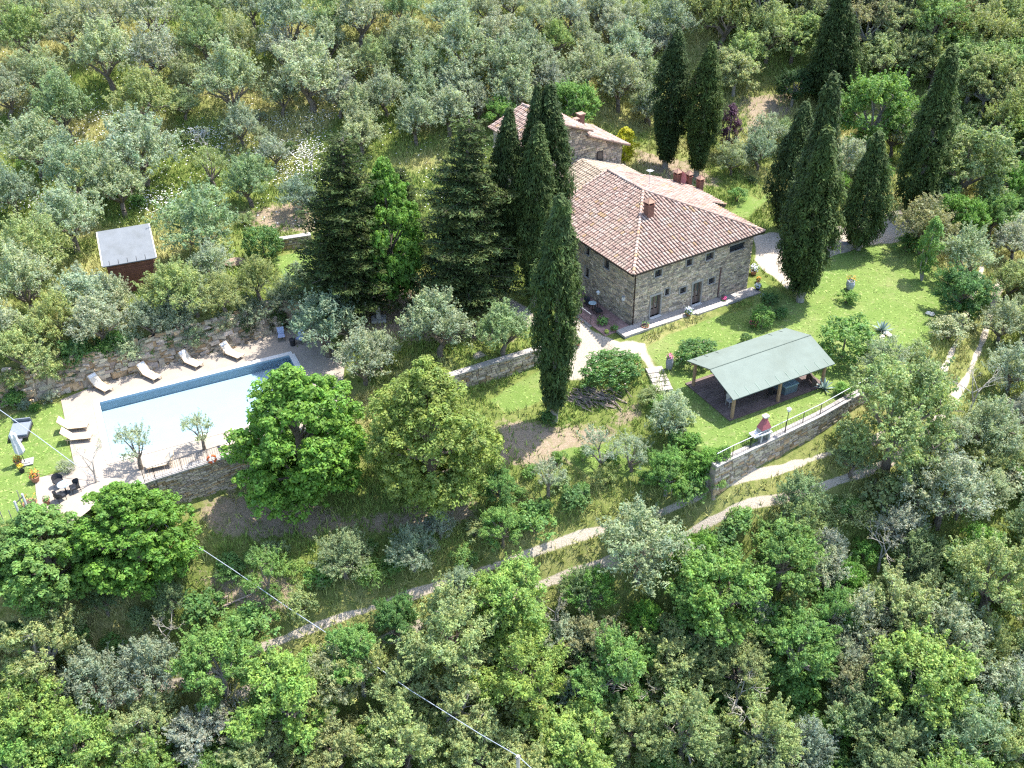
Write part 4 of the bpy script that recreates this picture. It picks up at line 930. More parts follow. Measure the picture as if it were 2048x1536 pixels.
o = thing('garden_bench', 'dark curved bench at the open end of the pavilion', 'bench', ploc(7.9, 1.0, .07), paz + 1.2); m = MB(); m.box((0, 0, .4), (.6, .2, .03)); m.build('seat', WOODD, o); m = MB(); m.box((0, .22, .68), (.6, .02, .2), 0, (1, 1, 1), -.15); m.build('backrest', WOODD, o)
for x in (-.5, .5): m = MB(); m.box((x, 0, .19), (.03, .18, .19)); m.build('leg', WOODD, o)
o = thing('pavilion_table', 'dark table in the deep shade of the pavilion', 'table', ploc(2.6, 2.6, .07), paz); m = MB(); m.box((0, 0, .73), (.9, .45, .03)); m.build('table_top', WOODD, o)
for x in (-.8, .8):
    for y in (-.35, .35): m = MB(); m.box((x, y, .35), (.03, .03, .35)); m.build('leg', WOODD, o)
for x, y, rz, lb in ((1.2, 1.6, .4, 'pale metal chair under the left end of the pavilion roof'), (4.3, .9, 2.0, 'black chair beside the middle front post of the pavilion')):
    o = thing('garden_chair', lb, 'chair', ploc(x, y, .07), rz); mm = CONC if x < 2 else BLACK; m = MB(); m.box((0, 0, .44), (.22, .22, .02)); m.build('seat', mm, o); m = MB(); m.box((0, .22, .7), (.21, .02, .22), 0, (1, 1, 1), -.15); m.build('backrest', mm, o)
    for a_ in (-.2, .2):
        for b_ in (-.2, .2): m = MB(); m.tube((a_, b_, .44), (a_, b_, 0), .014); m.build('leg', mm, o)
# barbecue
p = at(1524, 882, .2); bq = thing('brick_barbecue', 'masonry barbecue with dark red hood and white chimney top on the lawn by the railing', 'barbecue', tuple(p), math.radians(28))
m = MB(); 
for x in (-.33, .33): m.box((x, 0, .38), (.07, .27, .38))
m.build('leg_wall', CONC, bq); m = MB(); m.box((0, 0, .8), (.46, .34, .045)); m.box((-.72, .0, .8), (.26, .3, .04)); m.build('counter', COPEM, bq); m = MB(); m.box((0, .05, .98), (.38, .24, .14), 0, (.9, .9, .9)); m.build('hearth', CONC, bq)
m = MB(); m.add([(-.4, -.26, 1.12), (.4, -.26, 1.12), (.4, .3, 1.12), (-.4, .3, 1.12), (-.14, -.1, 1.75), (.14, -.1, 1.75), (.14, .16, 1.75), (-.14, .16, 1.75)], [(0, 1, 5, 4), (1, 2, 6, 5), (2, 3, 7, 6), (3, 0, 4, 7), (4, 5, 6, 7)]); m.box((0, .03, 1.84), (.13, .12, .1)); m.build('hood', mat('hood_red', (.30, .09, .10), .7, .1, 5), bq)
m = MB(); m.box((0, .03, 2.0), (.17, .16, .06)); m.add([(-.2, -.14, 2.06), (.2, -.14, 2.06), (.2, .2, 2.06), (-.2, .2, 2.06), (0, -.05, 2.16), (0, .12, 2.16)], [(0, 1, 4), (1, 2, 5, 4), (2, 3, 5), (3, 0, 4, 5)]); m.build('chimney_top', COPEM, bq)
def lamp_post(px, py, z, h, label):
    p = at(px, py, z) if z is not None else gp(px, py); o = thing('garden_lamp', label, 'lamp', tuple(p), 0); m = MB(); m.tube((0, 0, 0), (0, 0, h), .03, .022, 7); m.lathe([(.09, 0), (.09, .05), (.03, .1)], 8); m.build('post', METAL, o)
    m = MB(); m.lathe([(.05, h), (.11, h + .05), (.13, h + .22), (.17, h + .24), (.03, h + .36)], 8); m.build('lantern', mat('lantern_glass', (.6, .6, .58), .3, .1, 3), o)
lamp_post(1570, 866, .26, 1.75, 'slender garden lamp post by the railing right of the barbecue')
lamp_post(1195, 618, None, 1.3, 'white-headed lamp post at the corner of the side patio')
# steps
p0, p1 = gp(1310, 741), gp(1326, 778)
o = thing('stone_steps', 'short flight of worn stone steps from the gravel down to the pavilion lawn', 'steps', (p0[0], p0[1], .5)); dv = (p1 - p0)[:2]; Ld = float(np.linalg.norm(dv)); an = math.atan2(dv[1], dv[0]); zt, zb = G(*p0[:2]) + .03, G(*p1[:2]) + .1
for i in range(5):
    f = i / 4; c = dv * f; m = MB(); z = zt + (zb - zt) * f - .5; m.box((c[0], c[1], z - .2 + .03), (Ld / 8 + .1, .62, .22), an + R.uniform(-.05, .05), tuple([R.uniform(.95, 1.25)] * 3)); m.build('step', STEPM, o)
# pink flower jar, barrel, bowls
pot(1338, 738, None, .27, .95, PNK, 'tall grey stone jar topped with pink flowers beside the steps', shape='jar', clay=mat('grey_jar', (.22, .22, .24), .8, .2, 5), fr=.3)
pot(1699, 578, None, .34, .75, ORG, 'wooden barrel of orange flowers alone on the lawn', 'flower barrel', clay=mat('barrel_grey', (.3, .31, .33), .7, .2, 5), shape='jar', n=60)
pot(1507, 652, None, .36, .32, [(.6, .1, .1)], 'wide terracotta bowl of red flowers on the lawn by the leafy bush', shape='bowl', n=50, leaves=15)
pot(1290, 657, None, .3, .26, None, 'terracotta bowl with green plant on the pavement near the house corner', shape='bowl', leaves=50)
pot(1377, 631, None, .22, .25, WHT, 'pale blue hydrangea on the pavement between the two house doors', n=120, fr=.36, fs=.07)
pot(1447, 605, None, .16, .25, MAG, 'magenta flowers at the foot of the downpipe on the house front', n=90, fr=.24)
pot(1507, 548, None, .28, .3, WHT, 'large pale hydrangea in clay pot at the house side corner, farthest back', n=150, fr=.42, fs=.07)
pot(1516, 564, None, .18, .22, ORG, 'pot of orange flowers between two pale hydrangeas by the house side', n=60)
pot(1515, 580, None, .2, .25, WHT, 'pale hydrangea in dark pot nearest the front at the house side', n=110, fr=.3, fs=.07, clay=BLACK)
pot(1527, 600, None, .16, .2, [(.3, .5, .6)], 'pale blue plant pot in the cypress shadow on the lawn', n=70, fr=.28)
pot(1156, 690, None, .17, .3, None, 'potted bush at the edge of the gravel beside the lone cypress', leaves=90, fr=.35, fs=.07)
pot(1205, 650, None, .16, .2, None, 'bright green lime-leaved plant at the patio edge', leaves=160, fr=.5, fs=.09)
pot(1228, 662, None, .14, .2, None, 'small leafy plant at the patio corner where paving meets gravel', leaves=80, fr=.32, fs=.08)
pot(1213, 668, None, .1, .12, [(.55, .6, .1)], 'tiny yellow-green plant on the gravel corner', leaves=30, fr=.2)
# patio, pavement
pv = thing('house_pavement', 'pale stone pavement strip along the farmhouse front', 'pavement', tuple(hw(0, 0, .4)), HAZ)
def slabrow(u0, u1, v0, v1, zf, step, par, mt=SLAB):
    u = u0
    while u < u1 - .02:
        l = min(step, u1 - u)
        for j in range(2):
            va = v0 + (v1 - v0) * j / 2; vb = v0 + (v1 - v0) * (j + 1) / 2; m = MB(); k = R.uniform(.92, 1.1); m.box((u + l / 2, (va + vb) / 2, zf(u) - HB - .1), (l / 2 - .008, (vb - va) / 2 - .008, .1), 0, (k, k, k)); m.build('paving_slab', mt, par)
        u += l
slabrow(-.9, 6.0, -.62, .5, lambda u: 1.08 - .035 * max(u, 0), .6, pv)
slabrow(6.0, 9.2, -.75, .5, lambda u: .82 - .03 * (u - 6), .6, pv); slabrow(9.2, 12.9, -.55, .5, lambda u: .66 - .04 * (u - 9.2), .6, pv)
pt_ = thing('side_patio', 'shaded brick-red patio along the left wall of the farmhouse', 'patio', tuple(hw(0, 0, .4)), HAZ)
PAT = mat('patio_brick', (.33, .2, .17), .85, .2, 5)
for i in range(14):
    for j in range(4):
        m = MB(); k = R.uniform(.85, 1.15); m.box((.5 - .3 - j * .6, .85 + i * .62, .54 - .1), (.292, .302, .1), 0, (k, k, k)); m.build('paving_slab', PAT, pt_)
rl = [hw(-1.95, .7 + 1.6, .95), hw(-1.95, 5.2, .95), hw(-1.95, 9.3, .95)]
railing('patio_railing', 'railing with pale handrail beside the shaded patio chairs', rl, .95, .16, RAILW, r=.028)
m = MB(); m.box((-2.05, 5.8, .2), (.12, 3.6, .36)); 
o = thing('patio_kerb_wall', 'low rough stone edge under the patio railing', 'wall', tuple(hw(0, 0, .4)), HAZ); m.build('kerb_wall', STEPM, o)
for u, v, rz, lb in ((-.5, 4.7, 1, 'black patio chair farther from the lamp post'), (-.55, 3.3, 2, 'black patio chair behind the white-headed lamp')):
    p = hw(u, v, .94); wicker(0, 0, 0, lb); ch = [x for x in bpy.data.objects if x.get('label') == lb][0]; ch.location = tuple(p); ch.rotation_euler = (0, 0, rz); ch['group'] = 'black patio chairs'
p = hw(-.6, 4.0, .94); o = thing('patio_table', 'small pale table between the black patio chairs', 'table', tuple(p)); m = MB(); m.lathe([(.3, .68), (.32, .7), (.3, .72)], 14); m.build('table_top', mat('pale_table', (.4, .5, .52), .4, .1, 3), o); m = MB(); m.tube((0, 0, 0), (0, 0, .68), .03); m.build('table_base', BLACK, o)
fl = MB(); 
for i in range(7): sprig(fl, (-2.25, 3 + i * .5, .5), .25, 40, [(.5, .25, .15), (.1, .16, .04), (.55, .4, .35)], .05)
o = thing('patio_flower_bed', 'reddish flowering bed along the outside of the patio railing', 'flower bed', tuple(hw(0, 0, .4)), HAZ); fl.build('flowers', HERB, o, kind='stuff')
# small statue under the cedars, garden bollards
p = gp(758, 640); o = thing('stone_bench_well', 'small grey stone fountain post on a square base in the cedar shade', 'fountain', tuple(p)); m = MB(); m.box((0, 0, .08), (.55, .45, .1), .1); m.build('base', CONC, o); m = MB(); m.box((0, 0, .6), (.15, .13, .45)); m.box((0, 0, 1.15), (.2, .18, .12)); m.build('fountain_post', CONC, o)
# woodpile: logs as single pieces
wp = thing('branch_pile', 'loose pile of cut grey branches below the flowering bush', 'branch pile', tuple(gp(1185, 805))); c0 = gp(1185, 805)
for i in range(95):
    px, py = R.gauss(1188, 26), R.gauss(798, 11); q = gp(px, py); l = R.uniform(.35, .8); an = math.radians(R.gauss(-40, 24)) ; z = q[2] - c0[2] + .06 + R.uniform(0, .35) * math.exp(-((px - 1188) / 30) ** 2 - ((py - 798) / 12) ** 2)
    d = Vector((math.cos(an) * l, math.sin(an) * l, R.uniform(-.12, .12))); c = Vector((q[0] - c0[0], q[1] - c0[1], z)); k = R.uniform(.7, 1.5); m = MB(); m.tube(c - d, c + d, R.uniform(.03, .055), R.uniform(.02, .04), 5, (k, k * .95, k * .95)); m.build('branch', LOGM, wp)
# fallen logs by the lower slope
for i, (a, b) in enumerate((((418, 1228), (505, 1192)), ((437, 1205), (458, 1196)))):
    q0, q1 = gp(*a), gp(*b); o = thing('fallen_log', ['long pale fallen branch lying on the lower slope above the track', 'short grey log beside the long fallen branch'][i], 'log', tuple(q0)); m = MB(); d = Vector(q1 - q0); m.tube((0, 0, .1), (d.x, d.y, d.z + .2), .1, .05, 7, (1.6, 1.5, 1.4))
    for k in range(5 if i == 0 else 1): t = R.uniform(.3, .95); s_ = d * t; m.tube((s_.x, s_.y, s_.z + .15), (s_.x + R.uniform(-.6, .6), s_.y + R.uniform(-.6, .6), s_.z + R.uniform(.1, .5)), .03, .01, 5, (1.6, 1.5, 1.4))
    m.build('trunk', LOGM, o)
# drive retaining edge / small wall at the right
for px, py, lb in ((1690, 498, 'stone block at the drive end beside the lawn cypress'), ): 
    p = gp(px, py); o = thing('stone_block', lb, 'block', tuple(p)); m = MB(); m.box((0, 0, .25), (.35, .3, .3), .3, (.8, .75, .7)); m.build('block_body', CONC, o)
for i, (px, py) in enumerate(((1772, 668), (1764, 676), (1778, 672), (1857, 628), (1864, 630))):
    p = gp(px, py); m = MB(); m.lathe([(.16, 0), (.2, .08), (.12, .2), (.02, .24)], 7, (0, 0, 0), (1.5, 1.45, 1.4), 1.4); ob = m.build('garden_rock', STONE, loc=tuple(p)); ob.rotation_euler = (0, 0, i); tag(ob, ['pale rock beside the agave on the open lawn', 'pale rock in front of the open-lawn agave', 'small rock right of the open-lawn agave', 'dark stone at the lawn edge by the whitish shrub', 'pale stone at the lawn edge by the whitish shrub'][i], 'rock', 'garden rocks')

# ------------------------------------------------------------------ foliage prototypes
def unit(n):
    d = NP.normal(size=(n, 3)); return d / np.linalg.norm(d, axis=1)[:, None]
def leaves(cent, rad, per, L, W, up=0.0, zsq=.85, out=.7, jitter=.45, low=-.45, var=.22, hue=.12, clumpvar=.12, clumphue=.07):
    """leaf quads over many small clumps: cent (k,3), rad (k,)"""
    k = len(cent); n = k * per; ci = np.repeat(np.arange(k), per)
    d = unit(n); m = d[:, 2] < low; d[m, 2] *= -1
    r = rad[ci] * (0.45 + .6 * NP.rand(n) ** .6)
    P = cent[ci] + d * r[:, None] * np.array([1, 1, zsq])
    nr = d * out + unit(n) * jitter + np.array([0, 0, .35]); nr /= np.linalg.norm(nr, axis=1)[:, None]
    t = unit(n) + d * .3 + np.array([0, 0, up]); t -= nr * (t * nr).sum(1)[:, None]; t /= np.linalg.norm(t, axis=1)[:, None] + 1e-9
    b = np.cross(nr, t); l = (L * (.65 + .7 * NP.rand(n)))[:, None]; w_ = (W * (.7 + .6 * NP.rand(n)))[:, None]
    V = np.stack([P - t * l / 2, P - b * w_ / 2 + t * l * .08, P + t * l / 2, P + b * w_ / 2 + t * l * .08], 1).reshape(-1, 3)
    F = np.arange(n * 4).reshape(n, 4)
    cv = 1 + (NP.rand(k) - .5) * 2 * clumpvar
    br = (1 + (NP.rand(n) - .5) * 2 * var) * cv[ci]; h = (NP.rand(n) - .5) * 2 * hue
    ch = (NP.rand(k) - .45) * 2 * clumphue; h = h + ch[ci]; tn = np.stack([br * (1 + h), br, br * (1 - h * .8)], 1)
    return V, F, np.repeat(tn, 4, 0)
def crown_mesh(name, parts, m):
    Vs, Fs, Ts = [], [], []; k = 0
    for V_, F_, T_ in parts: Vs.append(V_); Fs.append(F_ + k); Ts.append(T_); k += len(V_)
    return fast_mesh(name, np.concatenate(Vs), np.concatenate(Fs), np.concatenate(Ts), m)
def lobes_to_clumps(lobes, dens, cr, low=-.35, rough=.25):
    C, Rr = [], []
    for (x, y, z, r, sz) in lobes:
        n = max(3, int(dens * r * r)); d = unit(n); m = d[:, 2] < low; d[m, 2] *= -.6
        q = np.array([x, y, z]) + d * r * (1 - rough * NP.rand(n))[:, None] * np.array([1, 1, sz]); C.append(q); Rr.append(cr * (.6 + .8 * NP.rand(n)))
    return np.concatenate(C), np.concatenate(Rr)
PROTO = {}
def trunk_mesh(name, H0, lobes, r0, m, forks=3, lean=.0, bend=.2):
    t = MB(); stems = forks
    fork = Vector((R.uniform(-lean, lean), R.uniform(-lean, lean), H0)); pts = [Vector((0, 0, -.4)), Vector((R.uniform(-bend, bend) * .3, R.uniform(-bend, bend) * .3, H0 * .5)), fork]
    t.path(pts, [r0 * 1.25, r0, r0 * .8], 8)
    for (x, y, z, r, sz) in lobes:
        e = Vector((x, y, z)); mid = fork.lerp(e, .5) + Vector((R.uniform(-bend, bend), R.uniform(-bend, bend), R.uniform(0, bend)))
        t.path([fork, mid, e], [r0 * .55, r0 * .38, r0 * .2], 6)
        for _ in range(4):
            d = Vector((R.gauss(0, 1), R.gauss(0, 1), R.gauss(.5, .7))).normalized(); t.path([e if _ % 2 else mid, (e if _ % 2 else mid) + d * r * .5, (e if _ % 2 else mid) + d * r * .95 + Vector((0, 0, r * .1))], [r0 * .18, r0 * .11, r0 * .05], 4)
    me = t.mesh(name); me.materials.append(m); return me
def P_olive(i, sparse=False):
    W_ = 4.4; lobes = []
    if not sparse:
        n = 8
        for k in range(n): a = 2 * math.pi * (k + R.uniform(-.3, .3)) / n; rr = R.uniform(.95, 1.45); lobes.append((math.cos(a) * rr, math.sin(a) * rr, R.uniform(1.45, 2.3), R.uniform(.65, .95), R.uniform(.9, 1.2)))
        for k in range(5): a = 2 * math.pi * (k + R.random()) / 5; rr = R.uniform(.4, .95); lobes.append((math.cos(a) * rr, math.sin(a) * rr, R.uniform(2.5, 3.2), R.uniform(.6, .9), R.uniform(.95, 1.3)))
        lobes.append((R.uniform(-.2, .2), R.uniform(-.2, .2), R.uniform(3.3, 3.7), .6, 1.2))
        c, r = lobes_to_clumps(lobes, 30, .25, rough=.3); pr = leaves(c, r, 32, .16, .058, up=.8, zsq=1.2, out=.6, jitter=.6, clumpvar=.2, var=.28)
    else:
        for k in range(5): a = 2 * math.pi * (k + R.uniform(-.3, .3)) / 4; rr = R.uniform(.75, 1.35) if k < 4 else .2; lobes.append((math.cos(a) * rr, math.sin(a) * rr, R.uniform(1.9, 2.8) if k < 4 else R.uniform(2.9, 3.5), R.uniform(.62, 1.0), R.uniform(.8, 1.05)))
        c, r = lobes_to_clumps(lobes, 40, .22, rough=.7); pr = leaves(c, r, 22, .15, .055, up=.9, zsq=1.2)
    # upright shoots over the outline
    k = 110 if not sparse else 50; ci = NP.randint(0, len(c), k); base = c[ci]; d = (base - np.array([0, 0, 2.2])); d /= np.linalg.norm(d, axis=1)[:, None]; d[:, 2] += .9; d /= np.linalg.norm(d, axis=1)[:, None]
    sh = [base + d * (.1 + .11 * j) + NP.normal(size=(k, 3)) * .03 for j in range(1, 6)]
    pr2 = leaves(np.concatenate(sh), np.full(k * 5, .07), 5, .14, .05, up=1.2)
    return [crown_mesh('olive_crown', [pr, pr2], LEAF)], trunk_mesh('olive_trunk', R.uniform(.6, 1.0), lobes[:8], .17, BARK, bend=.25, lean=.25), W_, 2.2
def P_broad(i, loose=False):
    lobes = []; n = 17; ph = R.uniform(0, 6.28); el = R.uniform(.8, 1.2)
    for k in range(n):
        a = k * 2.4 + R.uniform(-.5, .5); rr = 2.5 * math.sqrt((k + .3) / n) * (1 + .16 * math.sin(2 * a + ph)); z = 3.2 + 2.1 * (1 - (rr / 2.8) ** 2) + R.uniform(-.9, .75)
        lobes.append((math.cos(a) * rr * el, math.sin(a) * rr / el, z, R.uniform(.6, 1.2), R.uniform(.7, 1.1)))
    for k in range(7): a = k * .9 + R.random(); lobes.append((math.cos(a) * 2.1, math.sin(a) * 2.1, R.uniform(1.4, 2.7), R.uniform(.65, 1.05), 1.0))
    c, r = lobes_to_clumps(lobes, 27, .29 if not loose else .25, low=-.5, rough=.35 if not loose else .6); pr = leaves(c, r, 40 if not loose else 34, .165 if not loose else .14, .105 if not loose else .08, up=.2, zsq=.85, out=.75, jitter=.6, clumpvar=.24, var=.3, clumphue=.1)
    k = 120; ci = NP.randint(0, len(c), k); base = c[ci]; d = base - np.array([0, 0, 2.8]); d /= np.linalg.norm(d, axis=1)[:, None]; d[:, 2] += .5
    pr2 = leaves(np.concatenate([base + d * (.2 + .13 * j) for j in range(1, 4)]), np.full(k * 3, .1), 8, .14, .08, up=.8)
    inn = np.array([l[:3] for l in lobes]); pin = leaves(inn * np.array([.8, .8, .93]), np.array([l[3] for l in lobes]) * .7, 50, .24, .15, out=.9)
    return [crown_mesh('broadleaf_crown', [pr, pr2, pin], LEAF)], trunk_mesh('broadleaf_trunk', 1.8, lobes[::2], .22, BARKG if i % 2 else BARK, bend=.3), 6.6, 3.7
def P_ovoid(i, h=9.6, w_=3.9, leafL=.26, leafW=.17, seedz=0):
    # dense billowing crown reaching nearly to the ground, built of uneven boughs
    lobes = []; n = 64; ph = R.uniform(0, 6.28)
    for k in range(n):
        t = (k + .5) / n; z = h * (.10 + .84 * t); a = k * 2.39996 + R.uniform(-.25, .25)
        prof = w_ * (math.sin(math.pi * min(1, t * .80 + .16)) ** .7) * (1 - .2 * t); prof *= 1 + .13 * math.sin(2 * a + ph) + .09 * math.sin(3 * a + z)
        r = R.uniform(.62, 1.15) * (1.08 - .35 * t); rr = max(0, prof - r * .75) * R.uniform(.86, 1.06); lobes.append((math.cos(a) * rr, math.sin(a) * rr, z + R.uniform(-.3, .3), r, R.uniform(.8, 1.15)))
    lobes.append((R.uniform(-.3, .3), R.uniform(-.3, .3), h * .95, .75, 1.2))
    c, r = lobes_to_clumps(lobes, 36, .27, low=-.5, rough=.2)
    pr = leaves(c, r, 34, leafL, leafW, up=.2, zsq=.9, out=.85, jitter=.5, clumpvar=.2, var=.26)
    inn = np.array([l[:3] for l in lobes]); pin = leaves(inn * np.array([.8, .8, .97]), np.array([l[3] for l in lobes]) * .8, 90, .3, .2, out=.9)
    t = MB(); t.path([(0, 0, -.4), (0, 0, h * .4), (0, 0, h * .9)], [.32, .24, .05], 8)
    for l in lobes[::3]: t.path([(0, 0, l[2] * .6), (l[0], l[1], l[2])], [.1, .04], 5)
    me = t.mesh('dense_trunk'); me.materials.append(BARK); return [crown_mesh('dense_crown', [pr, pin], LEAF)], me, 2 * w_, h * .48
def P_cypress(i, h=15.0, w_=1.35, belly=.32, tips=1):
    C = []; n = 900; ph = [R.uniform(0, 6.28) for _ in range(5)]; br_ = []
    for k in range(n):
        t = R.random() ** .85; z = h * (.07 + .92 * t); pf = (min(1, (t + .05) / belly) ** .55) * (1 - max(0, (t - belly) / (1 - belly)) ** 1.6); a = R.uniform(0, 6.283)
        lump = 1 + .13 * math.sin(a * 3 + ph[0] + z * .35) + .12 * math.sin(a * 7 - z * .5 + ph[1]) + .08 * math.sin(z * 1.7 + a * 2 + ph[2])
        rr = max(.05, w_ * pf * lump) * (R.uniform(.8, 1.0) if R.random() < .88 else R.uniform(1.0, 1.16)); C.append((math.cos(a) * rr, math.sin(a) * rr, z)); br_.append(1)
    for q in range(3 if tips else 1):     # extra leading shoots
        a = R.uniform(0, 6.28); o_ = w_ * R.uniform(.12, .4); zt = h * R.uniform(.9, .99)
        for k in range(26): u = R.random(); C.append((math.cos(a) * o_ + R.gauss(0, .1) * u, math.sin(a) * o_ + R.gauss(0, .1) * u, zt - u * h * .16))
    C = np.array(C); n = len(C); r = .15 + .15 * NP.rand(n)
    pr = leaves(C, r, 26, .26, .06, up=2.4, zsq=2.4, out=.8, jitter=.5, low=-2, var=.34, hue=.14, clumpvar=.3)
    inner = leaves(C[::2] * np.array([.72, .72, 1]), r[::2] * 1.3, 14, .4, .16, up=2, zsq=1.6)
    t = MB(); t.path([(0, 0, -.4), (0, 0, h * .2), (0, 0, h * .8)], [.24, .2, .05], 8)
    for k in range(7): a = R.uniform(0, 6.28); z = R.uniform(.4, 1.2); t.path([(math.cos(a) * .1, math.sin(a) * .1, z - .5), (math.cos(a) * .4, math.sin(a) * .4, z + 1.6)], [.08, .03], 5)
    me = t.mesh('cypress_trunk'); me.materials.append(BARKG); return [crown_mesh('cypress_crown', [pr, inner], NEEDLE)], me, 2 * w_, h
def P_cedar(i, h=14.0, w_=3.6):
    C, rad = [], []; t = MB(); t.path([(0, 0, -.4), (0, 0, h * .5), (0, 0, h * .97)], [.34, .22, .04], 8); z = .9
    while z < h - .3:
        f = 1 - z / h; br = max(.5, w_ * (f ** .5) * R.uniform(.78, 1.12)); nb = max(5, int(5 + 5 * f)); a0 = R.uniform(0, 6.28)
        for k in range(nb):
            a = a0 + 2 * math.pi * k / nb + R.uniform(-.25, .25); L = br * R.uniform(.62, 1.12); dz = L * R.uniform(.05, .32)
            t.tube((0, 0, z), (math.cos(a) * L * .9, math.sin(a) * L * .9, z + dz * .9), .05 * f + .02, .012, 4)
            m_ = max(2, int(L / .3))
            for j in range(1, m_ + 1):
                u = j / m_; wd = .5 * L * u * (1.15 - u) + .14
                for s in ((-1, 1, 0, .5, -.5) if u < .95 else (0, .3)):
                    C.append((math.cos(a) * L * u - math.sin(a) * s * wd, math.sin(a) * L * u + math.cos(a) * s * wd, z + dz * u - .12 * abs(s) + R.uniform(-.08, .08))); rad.append(.17 + .14 * R.random())
        z += R.uniform(.4, .58)
    C.append((0, 0, h)); rad.append(.15)
    pr = leaves(np.array(C), np.array(rad), 13, .22, .07, up=.35, zsq=.6, out=.6, jitter=.5, var=.5, hue=.12, clumpvar=.5, clumphue=.15)
    me = t.mesh('cedar_trunk'); me.materials.append(BARK); return [crown_mesh('cedar_crown', [pr], NEEDLE)], me, 2 * w_, h
def P_shrub(i, fine=False):
    lobes = [(R.uniform(-.5, .5), R.uniform(-.5, .5), R.uniform(.35, .8), R.uniform(.45, .75), .9) for _ in range(6)]
    c, r = lobes_to_clumps(lobes, 42, .2, low=-.6); pr = leaves(c, r, 26, .13 if not fine else .12, .085 if not fine else .045, up=.3 if not fine else .9)
    t = MB()
    for k in range(6): a = R.uniform(0, 6.28); t.path([(0, 0, -.15), (math.cos(a) * .3, math.sin(a) * .3, .5), (math.cos(a) * .5, math.sin(a) * .5, .9)], [.04, .03, .01], 5)
    me = t.mesh('shrub_stems'); me.materials.append(BARK); return [crown_mesh('shrub_crown', [pr], LEAF)], me, 2.1, .7
def P_ball(i):
    lobes = [(0, 0, 1.05, 1.05, .95)]
    for k in range(16): a = k * 2.4; t = (k + .5) / 16; z = .25 + 1.65 * t; rr = .85 * math.sqrt(max(0, 1 - ((z - .95) / 1.15) ** 2)); lobes.append((math.cos(a) * rr, math.sin(a) * rr, z, R.uniform(.28, .45), .9))
    c, r = lobes_to_clumps(lobes, 120, .13, low=-.7, rough=.12); pr = leaves(c, r, 17, .10, .065, up=.2, clumpvar=.25, var=.3)
    t = MB(); t.path([(0, 0, -.2), (0, 0, 1.2)], [.07, .03], 6)
    me = t.mesh('shrub_stems'); me.materials.append(BARK); return [crown_mesh('shrub_crown', [pr], LEAF)], me, 2.4, 1.0
def P_bare(i):
    t = MB()
    def grow(p, d, L, r, n):
        q = p + d * L; t.tube(p, q, r, r * .7, 5 if n > 1 else 4, (1.2, 1.2, 1.2), cap=False)
        if n == 0: tips.append(q); return
        for _ in range(R.choice((2, 3))): dd = (d + Vector((R.gauss(0, .5), R.gauss(0, .5), R.gauss(.1, .35)))).normalized(); grow(q, dd, L * R.uniform(.62, .85), r * .62, n - 1)
    tips = []; grow(Vector((0, 0, -.3)), Vector((R.uniform(-.15, .15), R.uniform(-.15, .15), 1)).normalized(), 1.3, .11, 5)
    c = np.array([tuple(x) for x in tips]); sel = c[NP.rand(len(c)) < .35]; pr = leaves(sel, np.full(len(sel), .16), 7, .13, .05, up=.8)
    me = t.mesh('bare_trunk'); me.materials.append(BARKG); return [crown_mesh('sparse_crown', [pr], LEAF)], me, 3.6, 2.3
def P_feather(i):
    C = []; rad = []
    for k in range(90): tt = R.random(); z = .7 + 3.4 * tt; rr = .75 * math.sin(math.pi * (tt * .85 + .12)) * R.uniform(.4, 1); a = R.uniform(0, 6.28); C.append((math.cos(a) * rr, math.sin(a) * rr, z)); rad.append(.2)
    pr = leaves(np.array(C), np.array(rad), 40, .2, .05, up=1.8, zsq=1.8); t = MB(); t.path([(0, 0, -.3), (.05, 0, .8), (0, 0, 3.4)], [.09, .07, .02], 6); t.path([(0, 0, -.2), (.3, .1, .9), (.4, .1, 2.2)], [.06, .05, .02], 6)
    me = t.mesh('tree_trunk'); me.materials.append(BARKG); return [crown_mesh('feathery_crown', [pr], LEAF)], me, 1.7, 2.3
for k in range(6): PROTO['olive', k] = P_olive(k)
for k in range(3): PROTO['sparse', k] = P_olive(k, True)
for k in range(6): PROTO['broad', k] = P_broad(k)
for k in range(4): PROTO['loose', k] = P_broad(k, True)
for k in range(2): PROTO['ovoid', k] = P_ovoid(k, 9.6, 4.0, .19, .13)
PROTO['bay', 0] = P_ovoid(0, 10.0, 3.9, .17, .09)
PROTO['cypress', 0] = P_cypress(0, 15, 1.35, .35); PROTO['cypress', 1] = P_cypress(1, 15, 1.25, .5); PROTO['cypress', 2] = P_cypress(2, 15, 1.3, .25)
PROTO['cypress', 3] = P_cypress(7, 15, 1.25, .62, 3); PROTO['cypress', 4] = P_cypress(8, 15, 1.25, .55, 3)
PROTO['cypfat', 0] = P_cypress(3, 11, 1.75, .28); PROTO['cypfat', 1] = P_cypress(5, 11, 1.7, .35)
PROTO['cedar', 0] = P_cedar(0); PROTO['cedar', 1] = P_cedar(1, 14.5, 3.7)
for k in range(4): PROTO['shrub', k] = P_shrub(k, k % 2 == 1)
for k in range(2): PROTO['bare', k] = P_bare(k)
PROTO['ball', 0] = P_ball(0); PROTO['ball', 1] = P_ball(1)
PROTO['feather', 0] = P_feather(0)
SP = {'olive': 6, 'sparse': 3, 'broad': 6, 'loose': 4, 'ovoid': 2, 'bay': 1, 'cypress': 5, 'cypfat': 2, 'cedar': 2, 'shrub': 4, 'bare': 2, 'feather': 1, 'ball': 2}
NAME = {'olive': 'olive_tree', 'sparse': 'olive_tree', 'broad': 'broadleaf_tree', 'loose': 'oak_tree', 'ovoid': 'broadleaf_tree', 'bay': 'evergreen_tree', 'cypress': 'cypress_tree', 'cypfat': 'cypress_tree', 'cedar': 'cedar_tree', 'shrub': 'shrub', 'bare': 'bare_tree', 'feather': 'young_tree', 'ball': 'shrub'}
